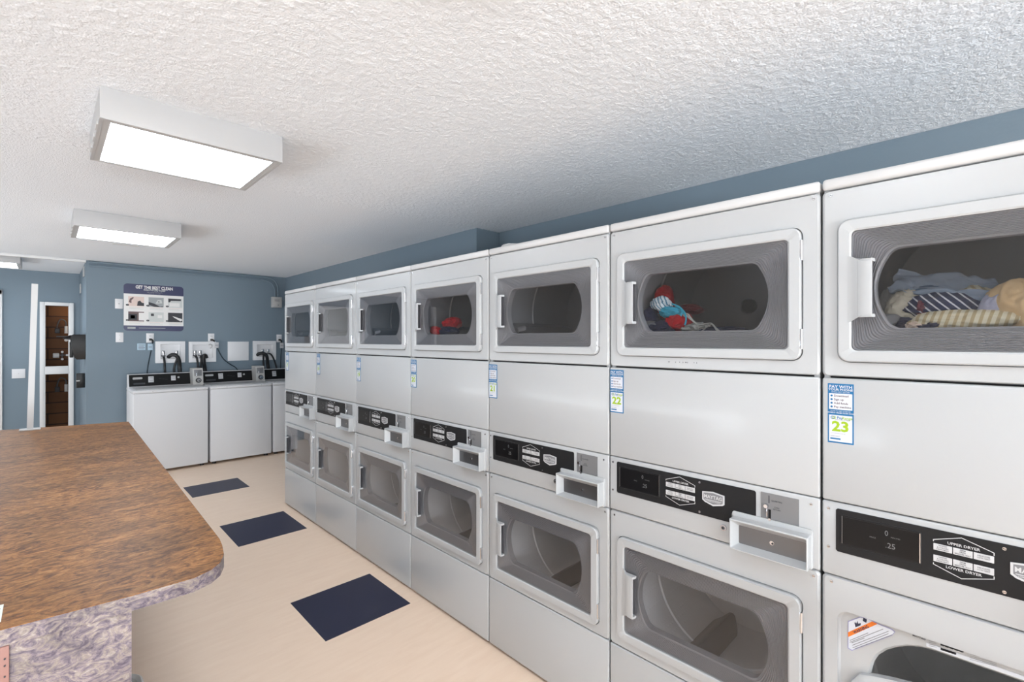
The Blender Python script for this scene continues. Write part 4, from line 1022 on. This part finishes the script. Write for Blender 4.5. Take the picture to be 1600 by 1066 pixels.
b = MB(); b.box(-0.075, 0, -0.06, 0.06, 0, 0.165, 'blackplastic', 0.005); b.build('housing', ol)
b = MB(); b.box(-0.077, -0.045, -0.062, -0.058, 0.075, 0.09, 'greyplastic', 0.001); b.build('latch', ol)
for (y, z, lab) in ((7.55, 2.22, 'small white plate high on the recess side wall, near the corner'), (8.35, 2.08, 'small white plate high on the recess side wall, deeper in')):
    b = MB(); b.box(XC - 0.012, XC, y - 0.06, y + 0.06, z, z + 0.12, 'greyplastic', 0.003); tag(b.build('wall_plate'), lab, 'wall plate')
b = MB(); b.box(-0.325, -0.205, YR - 0.008, YR, 0.985, 1.103, 'whiteplastic', 0.002); o = b.build('wall_plate'); tag(o, 'white double wall plate left of the white post', 'wall plate')
b = MB(); b.cyl((-0.265, YR - 0.008, 1.044), (-0.265, YR - 0.0095, 1.044), 0.004, 'greyplastic', n=10); b.build('screw', o)
# pipe fittings inside the closet
PG = 'pipe fittings in the closet'
yp = YR + 0.40
def fit(x, z, lab, kind):
    r = empty('pipe_fitting', (x, yp, z), lab, 'pipe fitting', PG)
    b = MB()
    if kind == 0:
        b.cyl((0, 0, -0.05), (0, 0, 0.05), 0.018, 'whiteplastic', n=12); b.build('body', r)
        b = MB(); b.tube([(0, 0, 0.05), (-0.01, 0, 0.12), (-0.06, 0, 0.14), (-0.09, 0, 0.06), (-0.09, 0, 0.0)], 0.008, 'pocket', n=8); b.build('hose', r)
        b = MB(); b.box(-0.115, -0.065, -0.03, 0.03, -0.05, 0.02, 'pdark', 0.005); b.build('box', r)
    elif kind == 1:
        b.box(-0.035, 0.03, -0.03, 0.03, -0.035, 0.03, 'whiteplastic', 0.008); b.build('body', r)
        b = MB(); b.cyl((0.03, 0, 0), (0.12, 0, 0), 0.01, 'pocket', n=10); b.cyl((0.06, 0, -0.05), (0.06, 0, 0.04), 0.009, 'pocket', n=10); b.build('pipe', r)
        for dx, dz in ((0.06, 0.045), (0.06, -0.055), (0.11, 0.0)):
            b = MB(); b.cyl((dx, -0.018, dz), (dx, 0.018, dz), 0.015, 'whiteplastic', n=12); b.build('knob', r)
    else:
        b.cyl((0, -0.02, 0), (0, 0.02, 0), 0.02, 'whiteplastic', n=14); b.build('body', r)
        b = MB(); b.cyl((-0.10, 0, 0.05), (0.02, 0, 0.05), 0.010, 'pocket', n=10); b.build('pipe', r)
fit(0.185, 1.615, 'white vertical valve with a curled hose in the closet', 0)
fit(0.185, 1.47, 'round white valve below the curled hose in the closet', 2)
fit(0.085, 1.26, 'white cross shaped valve cluster low in the upper closet opening', 1)
fit(0.185, 0.80, 'white vertical valve in the lower closet opening', 0)

# ------------------------------------------------------------------ camera
cam = bpy.data.cameras.new('camera'); co = bpy.data.objects.new('camera', cam); COL.objects.link(co)
cam.sensor_width = 36; cam.lens = 741.7 / 1600 * 36; cam.shift_y = -1.36 / 1600; cam.clip_start = 0.02
co.location = (0, 0, 1.47); co.rotation_euler = (PI / 2, 0, -math.radians(44.366))
SC.camera = co

# ------------------------------------------------------------------ light
wd = bpy.data.worlds.new('World'); SC.world = wd; wd.use_nodes = True
wd.node_tree.nodes['Background'].inputs[0].default_value = (0.85, 0.92, 1.0, 1)
wd.node_tree.nodes['Background'].inputs[1].default_value = 1.0
def area(name, loc, rot, sx, sy, power, col=(1, 1, 1)):
    l = bpy.data.lights.new(name, 'AREA'); l.shape = 'RECTANGLE'; l.size = sx; l.size_y = sy; l.energy = power; l.color = col
    o = bpy.data.objects.new(name, l); COL.objects.link(o); o.location = loc; o.rotation_euler = rot; return o
area('fill_uplight_side', (XL - 0.45, (WLY0 + WLY1) / 2, 0.45), (PI / 2 + math.radians(35), 0, -PI / 2), WLY1 - WLY0, 0.8, K_SIDE, (0.92, 1.0, 1.07))  # added unseen lamp, tilted up to fill the far dryers and ceiling
area('fill_uplight_rear', ((WRX0 + WRX1) / 2, YF - 0.8, 0.4), (PI / 2 + 0.9, 0, 0), WRX1 - WRX0, 1.4, K_REAR, (0.94, 1.0, 1.045))  # unseen lamp added behind the camera, aimed upward as ceiling fill

pl_ = bpy.data.lights.new('closet_bulb', 'POINT'); pl_.energy = 1.6; pl_.color = (1.0, 0.74, 0.48); pl_.shadow_soft_size = 0.04
po_ = bpy.data.objects.new('closet_bulb', pl_); COL.objects.link(po_); po_.location = (0.36, YR + 0.22, 1.9)

SC.view_settings.view_transform = 'Standard'; SC.view_settings.look = 'None'
SC.view_settings.exposure = 0.1; SC.view_settings.gamma = 1.0; SC.view_settings.use_curve_mapping = False
try:
    SC.cycles.use_denoising = True
    SC.cycles.max_bounces = 12; SC.cycles.transparent_max_bounces = 16; SC.cycles.diffuse_bounces = 6
    SC.cycles.sample_clamp_indirect = 8.0
except Exception: pass
